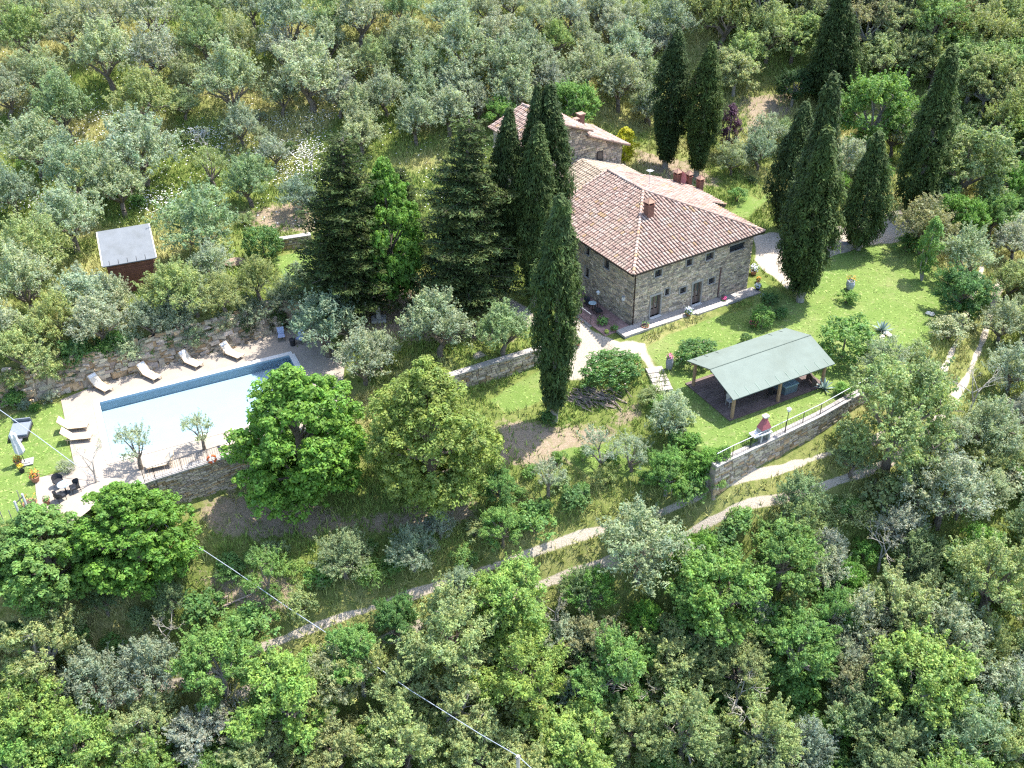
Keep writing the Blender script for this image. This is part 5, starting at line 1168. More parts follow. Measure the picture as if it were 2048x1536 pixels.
TINT = { 'straw': (.29, .335, .155), 'fresh': (.24, .33, .12), # leaf colours (true reflectances)
 'silver': (0.282, 0.333, 0.220), 'grey': (0.282, 0.320, 0.239), 'blue': (0.215, 0.275, 0.195), 'olive': (0.232, 0.295, 0.119), 'green': (0.144, 0.258, 0.069), 'khaki': (0.258, 0.307, 0.125), 'lime': (.19, .31, .08), 'yellow': (0.220, 0.325, 0.085),
 'bright': (0.125, 0.250, 0.045), 'dark': (0.047, 0.089, 0.029), 'deep': (0.094, 0.181, 0.053), 'brown': (0.244, 0.251, 0.144), 'bay': (.205, .27, .07), 'cyp': (.044, .070, .022), 'cyplt': (.060, .092, .027), 'ced': (.045, .070, .022), 'cedlt': (.062, .09, .028), 'gold': (0.420, 0.399, 0.021), 'plum': (0.089, 0.037, 0.068), 'pale': (0.336, 0.347, 0.213), 'linden': (.145, .275, .045)}
CNAME = {'straw': 'pale yellow-green', 'fresh': 'fresh green', 'silver': 'silver-green', 'grey': 'grey-green', 'blue': 'bluish-grey', 'olive': 'olive-green', 'green': 'mid-green', 'khaki': 'khaki-green', 'lime': 'lime-green', 'yellow': 'yellow-green', 'bright': 'bright green', 'dark': 'very dark green', 'deep': 'deep green', 'brown': 'brownish', 'bay': 'yellow-green', 'cyp': 'dark green', 'pale': 'whitish', 'gold': 'golden'}
def plant(sp, p, scale, tint, label, cat, group=None, rz=None, sz=1.0, lean=None, k=None, tv=.1):
    k = R.randrange(SP[sp]) if k is None else k; crowns, tr_, W_, hc = PROTO[sp, k]
    o = thing(NAME[sp], label, cat, tuple(p), R.uniform(0, 6.28) if rz is None else rz, group); o.scale = (scale, scale, scale * sz)
    if lean: o.rotation_euler = (lean[0], lean[1], 0)
    t = bpy.data.objects.new('stems' if sp == 'shrub' else 'trunk', tr_); COL.objects.link(t); t.parent = o
    c = bpy.data.objects.new('crown', crowns[0]); COL.objects.link(c); c.parent = o
    b = TINT[tint]
    if sp == 'olive' and tint in ('green', 'deep', 'lime', 'yellow', 'olive'): b = {'olive': (.26, .30, .175), 'green': (.205, .275, .14), 'deep': (.13, .19, .085), 'lime': (.2, .28, .1), 'yellow': (.22, .28, .11)}[tint]
    v = R.uniform(1 - tv, 1 + tv); c.color = (b[0] * v * R.uniform(1 - tv * .6, 1 + tv * .6), b[1] * v, b[2] * v * R.uniform(.9, 1.1), 1); return o
def by_crown(px, py, wpx, sp):
    """place on the terrain so that the crown centre lies on the sight line and the crown has this apparent width"""
    W_, hc = PROTO[sp, 0][2], PROTO[sp, 0][3]; s = 1.0
    for _ in range(3):
        p = hit(px, py, lambda x, y: G(x, y) + hc * s); s = wpx * depth(p) / FPX / W_
    return (p[0], p[1], G(p[0], p[1])), s
def ordn(i): return ['first', 'second', 'third', 'fourth', 'fifth', 'sixth', 'seventh', 'eighth', 'ninth', 'tenth', 'eleventh', 'twelfth', 'thirteenth', 'fourteenth', 'fifteenth', 'sixteenth', 'seventeenth', 'eighteenth', 'nineteenth', 'twentieth', 'twenty-first', 'twenty-second', 'twenty-third', 'twenty-fourth', 'twenty-fifth', 'twenty-sixth', 'twenty-seventh', 'twenty-eighth', 'twenty-ninth', 'thirtieth'][i]
def rows(zone, where, lst, group):
    lst = sorted(lst); 
    for i, (px, py, wpx, sp, ti) in enumerate(lst):
        p, s = by_crown(px, py, wpx * {'olive': 1.2 if 'grove' in where or 'meadow' in where else 1.22, 'loose': 1.2, 'broad': 1.17}.get(sp, 1.05), sp); kind = {'olive': 'olive tree', 'sparse': 'thin olive tree', 'broad': 'leafy tree', 'loose': 'oak', 'shrub': 'shrub', 'bare': 'bare branched tree', 'ovoid': 'leafy tree', 'cypfat': 'cypress', 'feather': 'young tree'}[sp]
        plant(sp, p, s, ti, f'{CNAME.get(ti, ti)} {kind} {where}, {ordn(i)} from the left', 'shrub' if sp == 'shrub' else 'tree', group, sz=R.uniform(.92, 1.12))
O, B, L, S, SH = 'olive', 'broad', 'loose', 'sparse', 'shrub'
GA = 'olive trees of the upper grove'
rows(1, 'in the top row of the grove', [(-10, 10, 100, O, 'olive'), (75, 5, 90, O, 'silver'), (212, 31, 100, O, 'grey'), (300, 27, 100, O, 'silver'), (403, 20, 95, O, 'green'), (500, 2, 90, O, 'grey'), (574, 45, 110, O, 'silver'), (660, 38, 90, O, 'green'), (717, 27, 110, O, 'grey'), (802, 20, 80, O, 'green'), (898, 30, 90, O, 'silver'), (966, 18, 65, O, 'grey'), (1072, 34, 78, O, 'silver'), (1134, 26, 80, O, 'grey'), (1200, 10, 70, O, 'silver'), (1260, 28, 62, O, 'grey'), (1335, 45, 105, O, 'blue'), (1020, 0, 70, O, 'grey')], GA)
rows(2, 'in the second grove row', [(51, 68, 105, O, 'yellow'), (130, 62, 100, O, 'olive'), (212, 113, 118, O, 'silver'), (307, 113, 105, O, 'grey'), (410, 78, 98, O, 'green'), (472, 82, 85, O, 'olive'), (751, 112, 82, O, 'green'), (810, 78, 95, O, 'silver'), (925, 92, 115, O, 'silver'), (994, 68, 88, O, 'grey'), (1110, 82, 70, O, 'lime'), (1162, 80, 72, O, 'silver'), (1223, 55, 68, O, 'grey'), (1257, 103, 88, O, 'silver'), (1308, 84, 70, O, 'grey'), (705, 125, 70, O, 'olive'), (1045, 90, 70, O, 'silver')], GA)
rows(3, 'in the third grove row', [(75, 142, 98, O, 'olive'), (461, 160, 135, O, 'silver'), (560, 190, 72, O, 'olive'), (615, 140, 140, O, 'silver'), (677, 192, 75, O, 'grey'), (847, 133, 88, O, 'silver'), (1007, 132, 112, O, 'silver'), (1076, 116, 86, O, 'grey'), (1175, 135, 84, O, 'silver'), (1240, 165, 98, O, 'silver'), (1226, 118, 60, O, 'green'), (918, 165, 95, O, 'silver'), (768, 185, 80, O, 'silver'), (8, 190, 90, O, 'silver'), (372, 150, 70, O, 'olive'), (1290, 140, 70, O, 'silver')], GA)
rows(4, 'in the fourth grove row', [(123, 212, 112, O, 'green'), (290, 205, 115, O, 'khaki'), (365, 205, 62, O, 'green'), (847, 183, 80, O, 'silver'), (720, 214, 90, O, 'silver'), (830, 240, 85, O, 'silver'), (898, 218, 92, O, 'silver'), (1028, 190, 85, O, 'silver'), (480, 250, 72, O, 'silver'), (1295, 207, 66, O, 'silver'), (1098, 160, 70, O, 'grey'), (720, 264, 78, O, 'silver'), (1140, 150, 70, O, 'silver'), (955, 205, 65, O, 'grey'), (560, 100, 80, O, 'grey'), (655, 85, 75, O, 'silver')], GA)
GB = 'olive trees between the meadow and the pool'
rows(5, 'in the flowery meadow', [(65, 290, 118, O, 'silver'), (275, 295, 140, O, 'silver'), (150, 345, 125, O, 'blue'), (520, 275, 60, S, 'silver'), (545, 305, 60, O, 'grey'), (600, 385, 78, O, 'blue'), (420, 330, 90, S, 'khaki'), (237, 375, 105, O, 'silver'), (15, 380, 100, O, 'blue'), (495, 360, 95, O, 'green'), (400, 440, 150, O, 'green'), (407, 285, 60, 'bare', 'silver'), (622, 308, 60, 'bare', 'silver')], GB)
rows(6, 'around the grey-roofed shed', [(135, 440, 120, O, 'silver'), (60, 490, 130, O, 'khaki'), (45, 565, 125, O, 'silver'), (165, 590, 115, O, 'silver'), (348, 575, 120, O, 'khaki'), (420, 528, 75, O, 'silver'), (445, 585, 88, O, 'khaki'), (513, 558, 85, O, 'khaki'), (598, 570, 80, O, 'blue'), (5, 500, 80, O, 'khaki'), (225, 592, 85, O, 'silver'), (385, 590, 80, O, 'silver')], GB)
rows(7, 'above the rock wall', [(50, 695, 140, L, 'khaki'), (190, 640, 110, O, 'silver'), (650, 645, 135, O, 'blue'), (295, 640, 80, O, 'blue'), (355, 630, 80, O, 'blue'), (110, 640, 90, O, 'khaki'), (-20, 640, 120, O, 'silver'), (150, 700, 80, SH, 'deep'), (235, 672, 60, SH, 'deep'), (560, 600, 60, O, 'blue'), (95, 735, 70, SH, 'olive'), (255, 690, 75, O, 'silver'), (300, 700, 46, SH, 'green'), (385, 668, 60, O, 'blue'), (440, 640, 60, SH, 'silver'), (30, 760, 60, SH, 'green'), (150, 745, 50, SH, 'deep'), (505, 620, 70, O, 'blue')], GB)
rows(8, 'between pool and cypress clump', [(725, 715, 105, O, 'silver'), (875, 645, 130, O, 'silver'), (1005, 655, 108, O, 'green'), (760, 700, 70, O, 'silver'), (840, 610, 50, SH, 'deep')], 'olives in front of the cedars')
rows(9, 'behind the farmhouse roofs', [(1150, 200, 95, B, 'green'), (997, 222, 65, B, 'green'), (1305, 158, 45, B, 'lime'), (1465, 315, 62, O, 'silver'), (1535, 262, 65, O, 'silver'), (1520, 300, 70, O, 'blue'), (1475, 385, 52, SH, 'green'), (1505, 360, 24, SH, 'dark'), (1230, 310, 30, SH, 'lime'), (1300, 215, 60, O, 'grey')], 'trees around the back of the farmhouse')
rows(10, 'around the drive cypresses', [(1590, 165, 72, B, 'dark'), (1750, 225, 145, B, 'green'), (1700, 330, 85, O, 'silver'), (1685, 372, 48, B, 'bright'), (1790, 270, 80, O, 'silver'), (1930, 330, 160, B, 'olive'), (1905, 265, 100, B, 'dark'), (1850, 445, 110, O, 'brown'), (1815, 485, 55, SH, 'deep'), (1935, 510, 105, O, 'silver'), (1925, 425, 100, B, 'bright'), (2035, 480, 80, O, 'grey'), (2015, 350, 80, B, 'bright'), (1990, 430, 80, B, 'green'), (1610, 455, 40, SH, 'deep'), (1880, 380, 80, B, 'deep'), (2000, 400, 60, B, 'lime')], 'trees around the drive')
rows(11, 'between lawn and two-track lane', [(1837, 700, 62, SH, 'olive'), (1898, 655, 85, SH, 'pale'), (1930, 575, 105, B, 'deep'), (1770, 715, 85, O, 'silver'), (1800, 830, 215, L, 'olive'), (1710, 915, 80, O, 'green'), (1895, 985, 150, O, 'silver'), (1950, 780, 90, 'bare', 'brown'), (2010, 640, 90, O, 'silver'), (2020, 560, 80, O, 'khaki'), (2030, 740, 100, O, 'silver'), (1985, 870, 110, O, 'olive'), (1940, 620, 50, B, 'green'), (1850, 760, 80, O, 'olive'), (2040, 830, 80, O, 'grey')], 'trees along the lane')
GC = 'wild trees of the foreground slope'
rows(12, 'on the slope above the track', [(1097, 955, 95, S, 'silver'), (1203, 900, 105, S, 'silver'), (1265, 905, 90, S, 'silver'), (1000, 975, 72, B, 'green'), (1345, 830, 88, O, 'silver'), (1335, 945, 90, B, 'green'), (1005, 1055, 80, B, 'green'), (825, 1100, 92, O, 'blue'), (685, 1110, 105, O, 'green'), (530, 1150, 120, S, 'green'), (600, 1200, 95, SH, 'olive'), (515, 1240, 90, SH, 'green'), (1150, 990, 70, SH, 'deep'), (880, 1050, 60, O, 'grey'), (1070, 1040, 90, SH, 'green'), (1375, 885, 55, SH, 'bright'), (1405, 940, 85, SH, 'bright'), (1380, 965, 90, SH, 'green'), (1425, 915, 55, SH, 'bright'), (1440, 960, 46, SH, 'green'), (640, 1150, 70, SH, 'green'), (740, 1140, 80, SH, 'green'), (930, 1110, 70, SH, 'green'), (460, 1130, 60, SH, 'green')], GC)
rows(13, 'just below the track', [(85, 1285, 170, L, 'khaki'), (300, 1340, 130, O, 'blue'), (190, 1365, 130, O, 'blue'), (435, 1320, 155, B, 'green'), (1020, 1195, 150, B, 'yellow'), (900, 1265, 180, L, 'khaki'), (790, 1235, 90, B, 'deep'), (1130, 1270, 90, O, 'silver'), (1190, 1290, 120, L, 'brown'), (1280, 1085, 170, O, 'silver'), (1165, 1175, 85, O, 'deep'), (1445, 1185, 185, B, 'green'), (1570, 1110, 140, B, 'green'), (1655, 1100, 80, O, 'grey'), (1600, 1000, 90, O, 'green'), (1715, 1025, 90, SH, 'khaki'), (1985, 1155, 180, L, 'khaki'), (1840, 1145, 80, O, 'deep'), (1690, 1160, 75, B, 'bright'), (1380, 1110, 110, B, 'bright'), (700, 1310, 110, B, 'green'), (920, 1160, 60, O, 'blue'), (1800, 1050, 90, O, 'grey'), (1480, 1040, 70, SH, 'green'), (1110, 1225, 90, 'bare', 'brown'), (1770, 1095, 100, 'bare', 'brown'), (330, 1250, 90, 'bare', 'brown')], GC)
rows(14, 'mid foreground wood', [(50, 1425, 170, L, 'yellow'), (290, 1440, 150, L, 'khaki'), (400, 1465, 130, L, 'grey'), (575, 1400, 185, B, 'lime'), (670, 1345, 125, O, 'olive'), (720, 1335, 120, L, 'khaki'), (1040, 1335, 180, L, 'yellow'), (920, 1395, 150, L, 'khaki'), (1155, 1385, 90, O, 'blue'), (1230, 1340, 145, B, 'green'), (1350, 1300, 145, L, 'khaki'), (1600, 1290, 155, B, 'green'), (1715, 1245, 110, O, 'grey'), (1810, 1205, 150, L, 'khaki'), (1900, 1265, 165, O, 'olive'), (1840, 1365, 195, B, 'yellow'), (1715, 1365, 110, L, 'brown'), (2020, 1370, 110, O, 'silver'), (1480, 1330, 130, L, 'olive'), (800, 1370, 120, L, 'olive'), (1475, 1395, 130, 'bare', 'brown'), (1295, 1385, 110, 'bare', 'brown'), (480, 1420, 110, 'bare', 'brown'), (1770, 1310, 110, 'bare', 'brown')], GC)
rows(15, 'in the bottom foreground row', [(150, 1490, 175, L, 'yellow'), (670, 1485, 150, L, 'khaki'), (810, 1480, 180, L, 'khaki'), (1150, 1480, 175, B, 'yellow'), (1370, 1450, 165, L, 'olive'), (1535, 1460, 150, L, 'khaki'), (1625, 1495, 100, O, 'blue'), (1680, 1455, 70, B, 'bright'), (1930, 1480, 175, O, 'green'), (1260, 1455, 140, L, 'khaki'), (1450, 1525, 70, B, 'bright'), (960, 1500, 150, L, 'olive'), (520, 1510, 150, L, 'khaki'), (20, 1530, 150, B, 'lime'), (300, 1540, 150, L, 'yellow'), (1790, 1500, 140, L, 'olive'), (2040, 1500, 140, L, 'olive'), (1060, 1550, 150, L, 'khaki'), (420, 1560, 140, B, 'green')], GC)

def tall(sp, base, top, label, cat, tint, z=None, k=0, wpx=None, group=None, rz=None):
    """conifers: from the foot pixel and the tip pixel"""
    p = gp(*base) if z is None else at(*base, z); h0 = PROTO[sp, k][3]; h = 1.0
    for hh in np.arange(2, 30, .05):
        v = np.array([p[0], p[1], p[2] + hh]) - np.array([0, 0, CAM_H]); y = 768 + FPX * (v @ CD) / (v @ FW)
        if y < top[1]: h = hh; break
    v = np.array([p[0], p[1], p[2] + h]) - np.array([0, 0, CAM_H]); wz = v @ FW; x = 1024 + FPX * (v @ CR) / wz
    lean = (top[0] - x) * wz / FPX / h
    s = h / h0; o = plant(sp, p, 1.0, tint, label, cat, group, rz=0, k=k, tv=.05)
    W_ = PROTO[sp, k][2]; sx = (wpx * depth(p) * .96 / FPX / W_) if wpx else s; o.scale = (sx, sx, s); o.rotation_euler = (0, math.atan(lean) * .9, 0); return o
GCy = 'tall cypresses'
tall('cypress', (1108, 842), (1122, 398), 'lone dark cypress standing in front of the stone wall left of the branch pile', 'cypress', 'cyplt', k=4, wpx=88, group=GCy)
tall('cypress', (1008, 592), (1020, 222), 'leftmost cypress of the clump beside the farmhouse', 'cypress', 'cyp', k=3, wpx=66, group=GCy)
tall('cypress', (1066, 612), (1078, 254), 'front middle cypress of the clump beside the farmhouse', 'cypress', 'cyplt', k=3, wpx=74, group=GCy)
tall('cypress', (1060, 580), (1076, 178), 'tallest dark cypress at the back of the clump beside the farmhouse', 'cypress', 'cyp', k=3, wpx=54, group=GCy)
tall('cypress', (1110, 585), (1097, 175), 'right-hand cypress of the clump, overlapping the tiled roof', 'cypress', 'cyp', k=3, wpx=80, group=GCy)
tall('cypress', (1330, 335), (1357, 62), 'dark cypress left of the pair behind the rear chimneys', 'cypress', 'cyp', k=1, wpx=72, group=GCy)
tall('cypress', (1392, 352), (1425, 88), 'greyer cypress right of the pair behind the rear chimneys', 'cypress', 'cyplt', k=1, wpx=68, group=GCy)
tall('cypfat', (1655, 215), (1685, -20), 'broad old cypress at the top edge behind the clearing', 'cypress', 'cyp', k=0, wpx=100, group=GCy)
tall('cypfat', (1570, 462), (1612, 212), 'bulging cypress at the drive just off the roof corner', 'cypress', 'cyp', k=1, wpx=95, group=GCy)
tall('cypress', (1590, 580), (1671, 158), 'slender tipped cypress rising behind the lawn cypress', 'cypress', 'cyp', k=2, wpx=90, group=GCy)
tall('cypress', (1600, 602), (1655, 262), 'big cypress with visible trunk on the bare patch of lawn', 'cypress', 'cyplt', k=0, wpx=100, group=GCy)
tall('cypfat', (1716, 498), (1757, 270), 'stout conical cypress at the near edge of the drive', 'cypress', 'cyplt', k=0, wpx=94, group=GCy)
tall('cypress', (1822, 440), (1907, 98), 'leaning pointed cypress at the far end of the drive', 'cypress', 'cyplt', k=2, wpx=88, group=GCy)
tall('cypress', (2035, 70), (2046, -30), 'dark cypress tip in the top right corner wood', 'cypress', 'cyp', k=0, wpx=60, group=GCy)
tall('cedar', (690, 625), (690, 262), 'dark blue-green cedar at the left of the shaded group', 'cedar', 'ced', k=0, wpx=250, group='cedars')
tall('cedar', (925, 618), (942, 225), 'dark layered cedar nearest the cypress clump', 'cedar', 'cedlt', k=1, wpx=262, group='cedars')
tall('cedar', (820, 520), (800, 330), 'smaller cedar filling the gap behind the leafy tree', 'cedar', 'ced', k=0, wpx=110, group='cedars')
# h of ovoid prototypes is the crown centre, so these are placed by hand
def big(sp, base, wpx, hm, tint, label, k=0, tv=.02):
    p = gp(*base); o = plant(sp, p, 1, tint, label, 'tree', k=k, tv=tv); s = wpx * depth(p) * .93 / FPX / PROTO[sp, k][2]; H_ = PROTO[sp, k][3] / .48; o.scale = (s, s, hm / H_); return o
big('ovoid', (790, 605), 172, 11.4, 'bright', 'mid-green leafy tree squeezed between the two cedars', 1)
big('ovoid', (618, 1000), 282, 10.3, 'linden', 'huge bright green leafy tree overlapping the right end of the pool')
big('bay', (868, 1000), 285, 10.5, 'bay', 'huge yellow-green evergreen tree with brownish tips, right of the bright green one')
big('ovoid', (292, 1160), 262, 7.6, 'bright', 'rounded bright green tree just below the pool wall', 1)
big('ovoid', (120, 1180), 240, 6.4, 'green', 'dull green spreading tree at the end of the paved path', 0)
big('bay', (15, 1150), 150, 4.2, 'green', 'dark tangled tree on the bank below the left lawn', 0)
def crown_at(px, py, wpx, sp, tint, label, cat, group=None, sz=1.0, k=None, lift=1.0):
    p, s = by_crown(px, py, wpx, sp); return plant(sp, p, s, tint, label, cat, group, sz=sz, k=k, tv=.03)
crown_at(400, 862, 95, 'sparse', 'silver', 'small see-through olive tree standing against the pool water by the lifebuoy', 'tree')
crown_at(270, 893, 115, 'sparse', 'silver', 'twisted two-headed olive tree on the pool edge wall', 'tree')
crown_at(178, 925, 85, 'bare', 'silver', 'nearly leafless small tree on the pale paving near the cream loungers', 'tree')
crown_at(128, 932, 42, 'shrub', 'grey', 'round grey lavender bush at the lawn corner', 'shrub', k=1)
crown_at(1253, 258, 58, 'feather', 'gold', 'golden yellow conifer behind the tower chimneys', 'tree', sz=.55)
crown_at(1462, 243, 52, 'feather', 'plum', 'purple-leaved plum tree beside the rear cypress pair', 'tree', sz=.8)
crown_at(1388, 175, 34, 'feather', 'plum', 'second purple plum showing between the two rear cypresses', 'tree', sz=.8)
crown_at(1860, 495, 55, 'feather', 'green', 'young feathery green tree leaning at the lawn edge', 'tree')
crown_at(1690, 682, 112, 'ball', 'green', 'large rounded glossy green bush beside the pavilion', 'shrub', k=0, sz=.95)
crown_at(1525, 636, 50, 'ball', 'green', 'light green leafy bush behind the terracotta bowl', 'shrub', k=0)
crown_at(1540, 595, 40, 'shrub', 'deep', 'dark bush in the cypress shadow near the house', 'shrub', k=2)
crown_at(1560, 625, 40, 'shrub', 'deep', 'low dark bush at the foot of the lawn cypress', 'shrub', k=2)
crown_at(1493, 678, 26, 'ball', 'deep', 'small clipped bush behind the pavilion roof', 'shrub', k=0)
crown_at(1695, 592, 44, 'shrub', 'green', 'small bush in front of the flower barrel on the lawn', 'shrub', k=0)
crown_at(1690, 780, 42, 'shrub', 'bright', 'bright green bush by the railing end behind the big olive-green oak', 'shrub', k=0)
crown_at(1500, 880, 34, 'shrub', 'yellow', 'low yellow-green bush left of the barbecue', 'shrub', k=1)
crown_at(1450, 905, 40, 'shrub', 'bright', 'bright green bush at the start of the white railing', 'shrub', k=2)
crown_at(1300, 792, 58, 'shrub', 'olive', 'reddish-tipped bush below the steps', 'shrub', k=1)
crown_at(1320, 810, 50, 'shrub', 'lime', 'yellow-green bush below the steps', 'shrub', k=0)
crown_at(1355, 870, 60, 'shrub', 'deep', 'dark bush on the bank left of the pavilion lawn', 'shrub', k=2)
crown_at(1410, 915, 65, 'shrub', 'bright', 'bright bush on the bank below the pavilion lawn corner', 'shrub', k=0)
crown_at(525, 488, 84, 'ball', 'deep', 'rounded dark green bush beside the low stone wall', 'shrub', k=0)
crown_at(488, 655, 62, 'shrub', 'dark', 'dark ivy-like bush hanging over the rock wall by the fourth lounger', 'shrub', k=1, sz=1.5)
crown_at(560, 640, 62, 'shrub', 'dark', 'tall dark hedge bush behind the striped chairs', 'shrub', k=3, sz=1.6)
crown_at(417, 652, 44, 'shrub', 'dark', 'small dark bush on the rock wall above the third lounger', 'shrub', k=2)
crown_at(1095, 832, 46, 'shrub', 'deep', 'low dark bush at the foot of the lone cypress', 'shrub', k=2)
crown_at(20, 795, 55, 'shrub', 'green', 'green bush on the rocks at the back of the left lawn', 'shrub', k=0)
crown_at(47, 808, 34, 'shrub', 'blue', 'blue-grey lavender on the rocks behind the day bed', 'shrub', k=1)
crown_at(98, 792, 45, 'shrub', 'grey', 'grey bush on the rubble at the deck corner', 'shrub', k=3)
crown_at(70, 812, 26, 'shrub', 'bright', 'small bright bush between lavender and grey bush', 'shrub', k=0)
crown_at(205, 690, 60, 'shrub', 'deep', 'dark bush spilling over the rock wall by the first lounger', 'shrub', k=0)
crown_at(330, 678, 50, 'shrub', 'deep', 'dark bush spilling over the rock wall by the second lounger', 'shrub', k=2)
# flowering camellias with pale blossoms
def camellia(px, py, wpx, sx, label):
    p, s = by_crown(px, py, wpx / sx, 'ball'); o = plant('ball', p, s, 'deep', label, 'shrub', k=1, rz=HAZ); o.scale = (s * sx, s * 1.0, s * .85); o.rotation_euler = (0, 0, math.radians(25))
    m = MB(); sprig(m, (0, 0, 1.0), 1.18, 90, [(.5, .42, .3), (.6, .5, .42), (.3, .2, .1)], .045); m.build('blossoms', FLOWER, o)
camellia(1222, 735, 140, 1.5, 'wide flowering bush with pale blossoms between the gravel and the branch pile')
camellia(1392, 702, 100, 1.5, 'flowering bush with pale blossoms behind the pink flower jar')
# agaves
def agave(px, py, r, label, n=26):
    p = gp(px, py); o = thing('agave_plant', label, 'agave', tuple(p))
    for i in range(n):
        a = i * 2.4; el = math.radians(18 + 60 * (i / n)); d = Vector((math.cos(a) * math.cos(el), math.sin(a) * math.cos(el), math.sin(el))); s = Vector((-math.sin(a), math.cos(a), 0)); L_ = r * R.uniform(.85, 1.1); m = MB(); pts = []
        for t, w_ in ((0, .045), (.35, .075), (.75, .045), (1, .004)): c = d * L_ * t + Vector((0, 0, -.12 * t * t * L_)); pts += [c - s * w_ * r, c + Vector((0, 0, -.02)), c + s * w_ * r]
        m.add(pts, [f for k in range(3) for f in ((k * 3, k * 3 + 1, k * 3 + 4, k * 3 + 3), (k * 3 + 1, k * 3 + 2, k * 3 + 5, k * 3 + 4))], (.2, .27, .24)); m.build('leaf', HERB, o)
agave(1764, 662, .95, 'spiky blue-grey agave on the open lawn'); agave(1648, 778, .95, 'pale agave beside the front corner of the pavilion deck', 20)

# ------------------------------------------------------------------ woods without single names: fill
placed = [(o.location.x, o.location.y, o.scale[0] * 2.2) for o in bpy.data.objects if o.get('category') in ('tree', 'cypress', 'cedar')]
def inside(x, y, poly): return bool(sdf(np.array([x]), np.array([y]), poly)[0] < 0)
def fill(poly_px, n, sp_list, tints, wr, label, group, mind, cat='tree', respect=True):
    poly = [tuple(gp(a, b)[:2]) for a, b in poly_px]; xs = [p[0] for p in poly]; ys = [p[1] for p in poly]; k = 0; tries = 0; mine = []
    while k < n and tries < n * 80:
        tries += 1; x, y = R.uniform(min(xs), max(xs)), R.uniform(min(ys), max(ys))
        if not inside(x, y, poly): continue
        if any((x - q[0]) ** 2 + (y - q[1]) ** 2 < mind ** 2 for q in mine): continue
        if respect and any((x - a) ** 2 + (y - b) ** 2 < (mind * .75) ** 2 for a, b, c in placed): continue
        if float(pdist(np.array([x]), np.array([y]), ROADC)[0]) < 2.5: continue
        sp = R.choice(sp_list); s = R.uniform(*wr) / PROTO[sp, 0][2]; ti = R.choice(tints); z = G(x, y); v = np.array([x, y, z - CAM_H]); wz = v @ FW
        mine.append((x, y, sp, s, ti, 1024 + FPX * (v @ CR) / wz, 768 + FPX * (v @ CD) / wz)); k += 1
    mine.sort(key=lambda q: q[6]); per = max(6, int(math.sqrt(len(mine)) * 1.3)); ro = [sorted(mine[i:i + per], key=lambda q: q[5]) for i in range(0, len(mine), per)]
    for ri, row in enumerate(ro):
        for ci, (x, y, sp, s, ti, _, _) in enumerate(row):
            kind = {'olive': 'olive', 'loose': 'oak', 'broad': 'leafy tree', 'shrub': 'bush', 'sparse': 'thin olive'}[sp]
            plant(sp, (x, y, G(x, y)), s, ti, f'{CNAME.get(ti, ti)} {kind} {label}, {ordn(ri)} row down, {ordn(ci)} from the left', 'shrub' if sp == 'shrub' else 'tree', group, sz=R.uniform(.85, 1.15))
fill([(1370, -120), (2200, -150), (2200, 430), (2010, 330), (1960, 250), (1830, 160), (1720, 170), (1720, 60), (1620, 90), (1560, 150), (1470, 200), (1420, 90)], 210, ['loose', 'broad', 'loose', 'olive'], ['khaki', 'fresh', 'straw', 'yellow', 'straw', 'fresh', 'khaki', 'brown'], (5.2, 7.4), 'in the top right wood', 'trees of the top right wood', 2.5)
fill([(2060, 520), (2250, 520), (2250, 1600), (2060, 1600)], 26, ['loose', 'olive'], ['khaki', 'olive', 'silver'], (4, 6), 'along the right edge', 'trees along the right edge', 3.6)
fill([(-260, 560), (-60, 560), (-60, 1600), (-260, 1600)], 18, ['loose', 'olive'], ['khaki', 'olive', 'silver'], (4, 6), 'along the left edge', 'trees along the left edge', 4)
fill([(-250, -30), (-250, -120), (1350, -130), (1350, -40)], 60, ['olive'], ['silver', 'grey', 'olive'], (4, 5.2), 'beyond the grove', 'far olive trees', 4.0)
fill([(-250, -60), (-250, 520), (-50, 520), (-50, -60)], 22, ['olive'], ['silver', 'grey', 'olive'], (4, 5.2), 'beside the grove', 'olive trees at the grove edge', 4.4)
fill([(-60, 1620), (2060, 1620), (2060, 2100), (-60, 2100)], 26, ['loose', 'broad'], ['khaki', 'yellow', 'olive', 'fresh'], (4.5, 6.5), 'below the picture edge', 'trees nearest the camera', 3.2)
fill([(-60, 1290), (400, 1420), (560, 1350), (900, 1230), (1200, 1120), (1420, 1040), (1700, 960), (1900, 900), (2060, 950), (2060, 1600), (-60, 1600)], 110, ['shrub', 'shrub', 'olive', 'loose'], ['green', 'deep', 'bright', 'khaki', 'olive', 'silver'], (2.4, 4.2), 'between foreground trees', 'undergrowth of the foreground wood', 2.2, 'shrub', False)
fill([(430, 1130), (700, 1090), (900, 1100), (1000, 990), (1150, 900), (1380, 940), (1390, 1000), (1200, 1070), (900, 1170), (560, 1280), (430, 1320)], 32, ['shrub'], ['green', 'olive', 'green', 'yellow'], (1.0, 2.0), 'on the bank above the track', 'bushes on the bank', 1.5, 'shrub', False)
fill([(-50, 1080), (200, 1180), (420, 1220), (420, 1330), (0, 1250), (-50, 1200)], 18, ['shrub', 'olive'], ['deep', 'green'], (1.8, 3), 'below the left lawn', 'bushes below the lawn bank', 1.8, 'shrub', False)
fill([(1480, 330), (1700, 400), (1850, 330), (2050, 500), (2050, 250), (1800, 200), (1700, 220), (1560, 280)], 34, ['shrub', 'olive'], ['silver', 'green', 'olive', 'bright'], (2, 3.6), 'between drive and woods', 'bushes beyond the drive', 2.3, 'shrub')
fill([(2010, 640), (2060, 560), (2060, 1000), (1900, 960), (1950, 850)], 22, ['shrub', 'olive'], ['olive', 'khaki', 'silver'], (1.8, 3.4), 'beside the two-track lane', 'bushes beside the lane', 2.0, 'shrub')
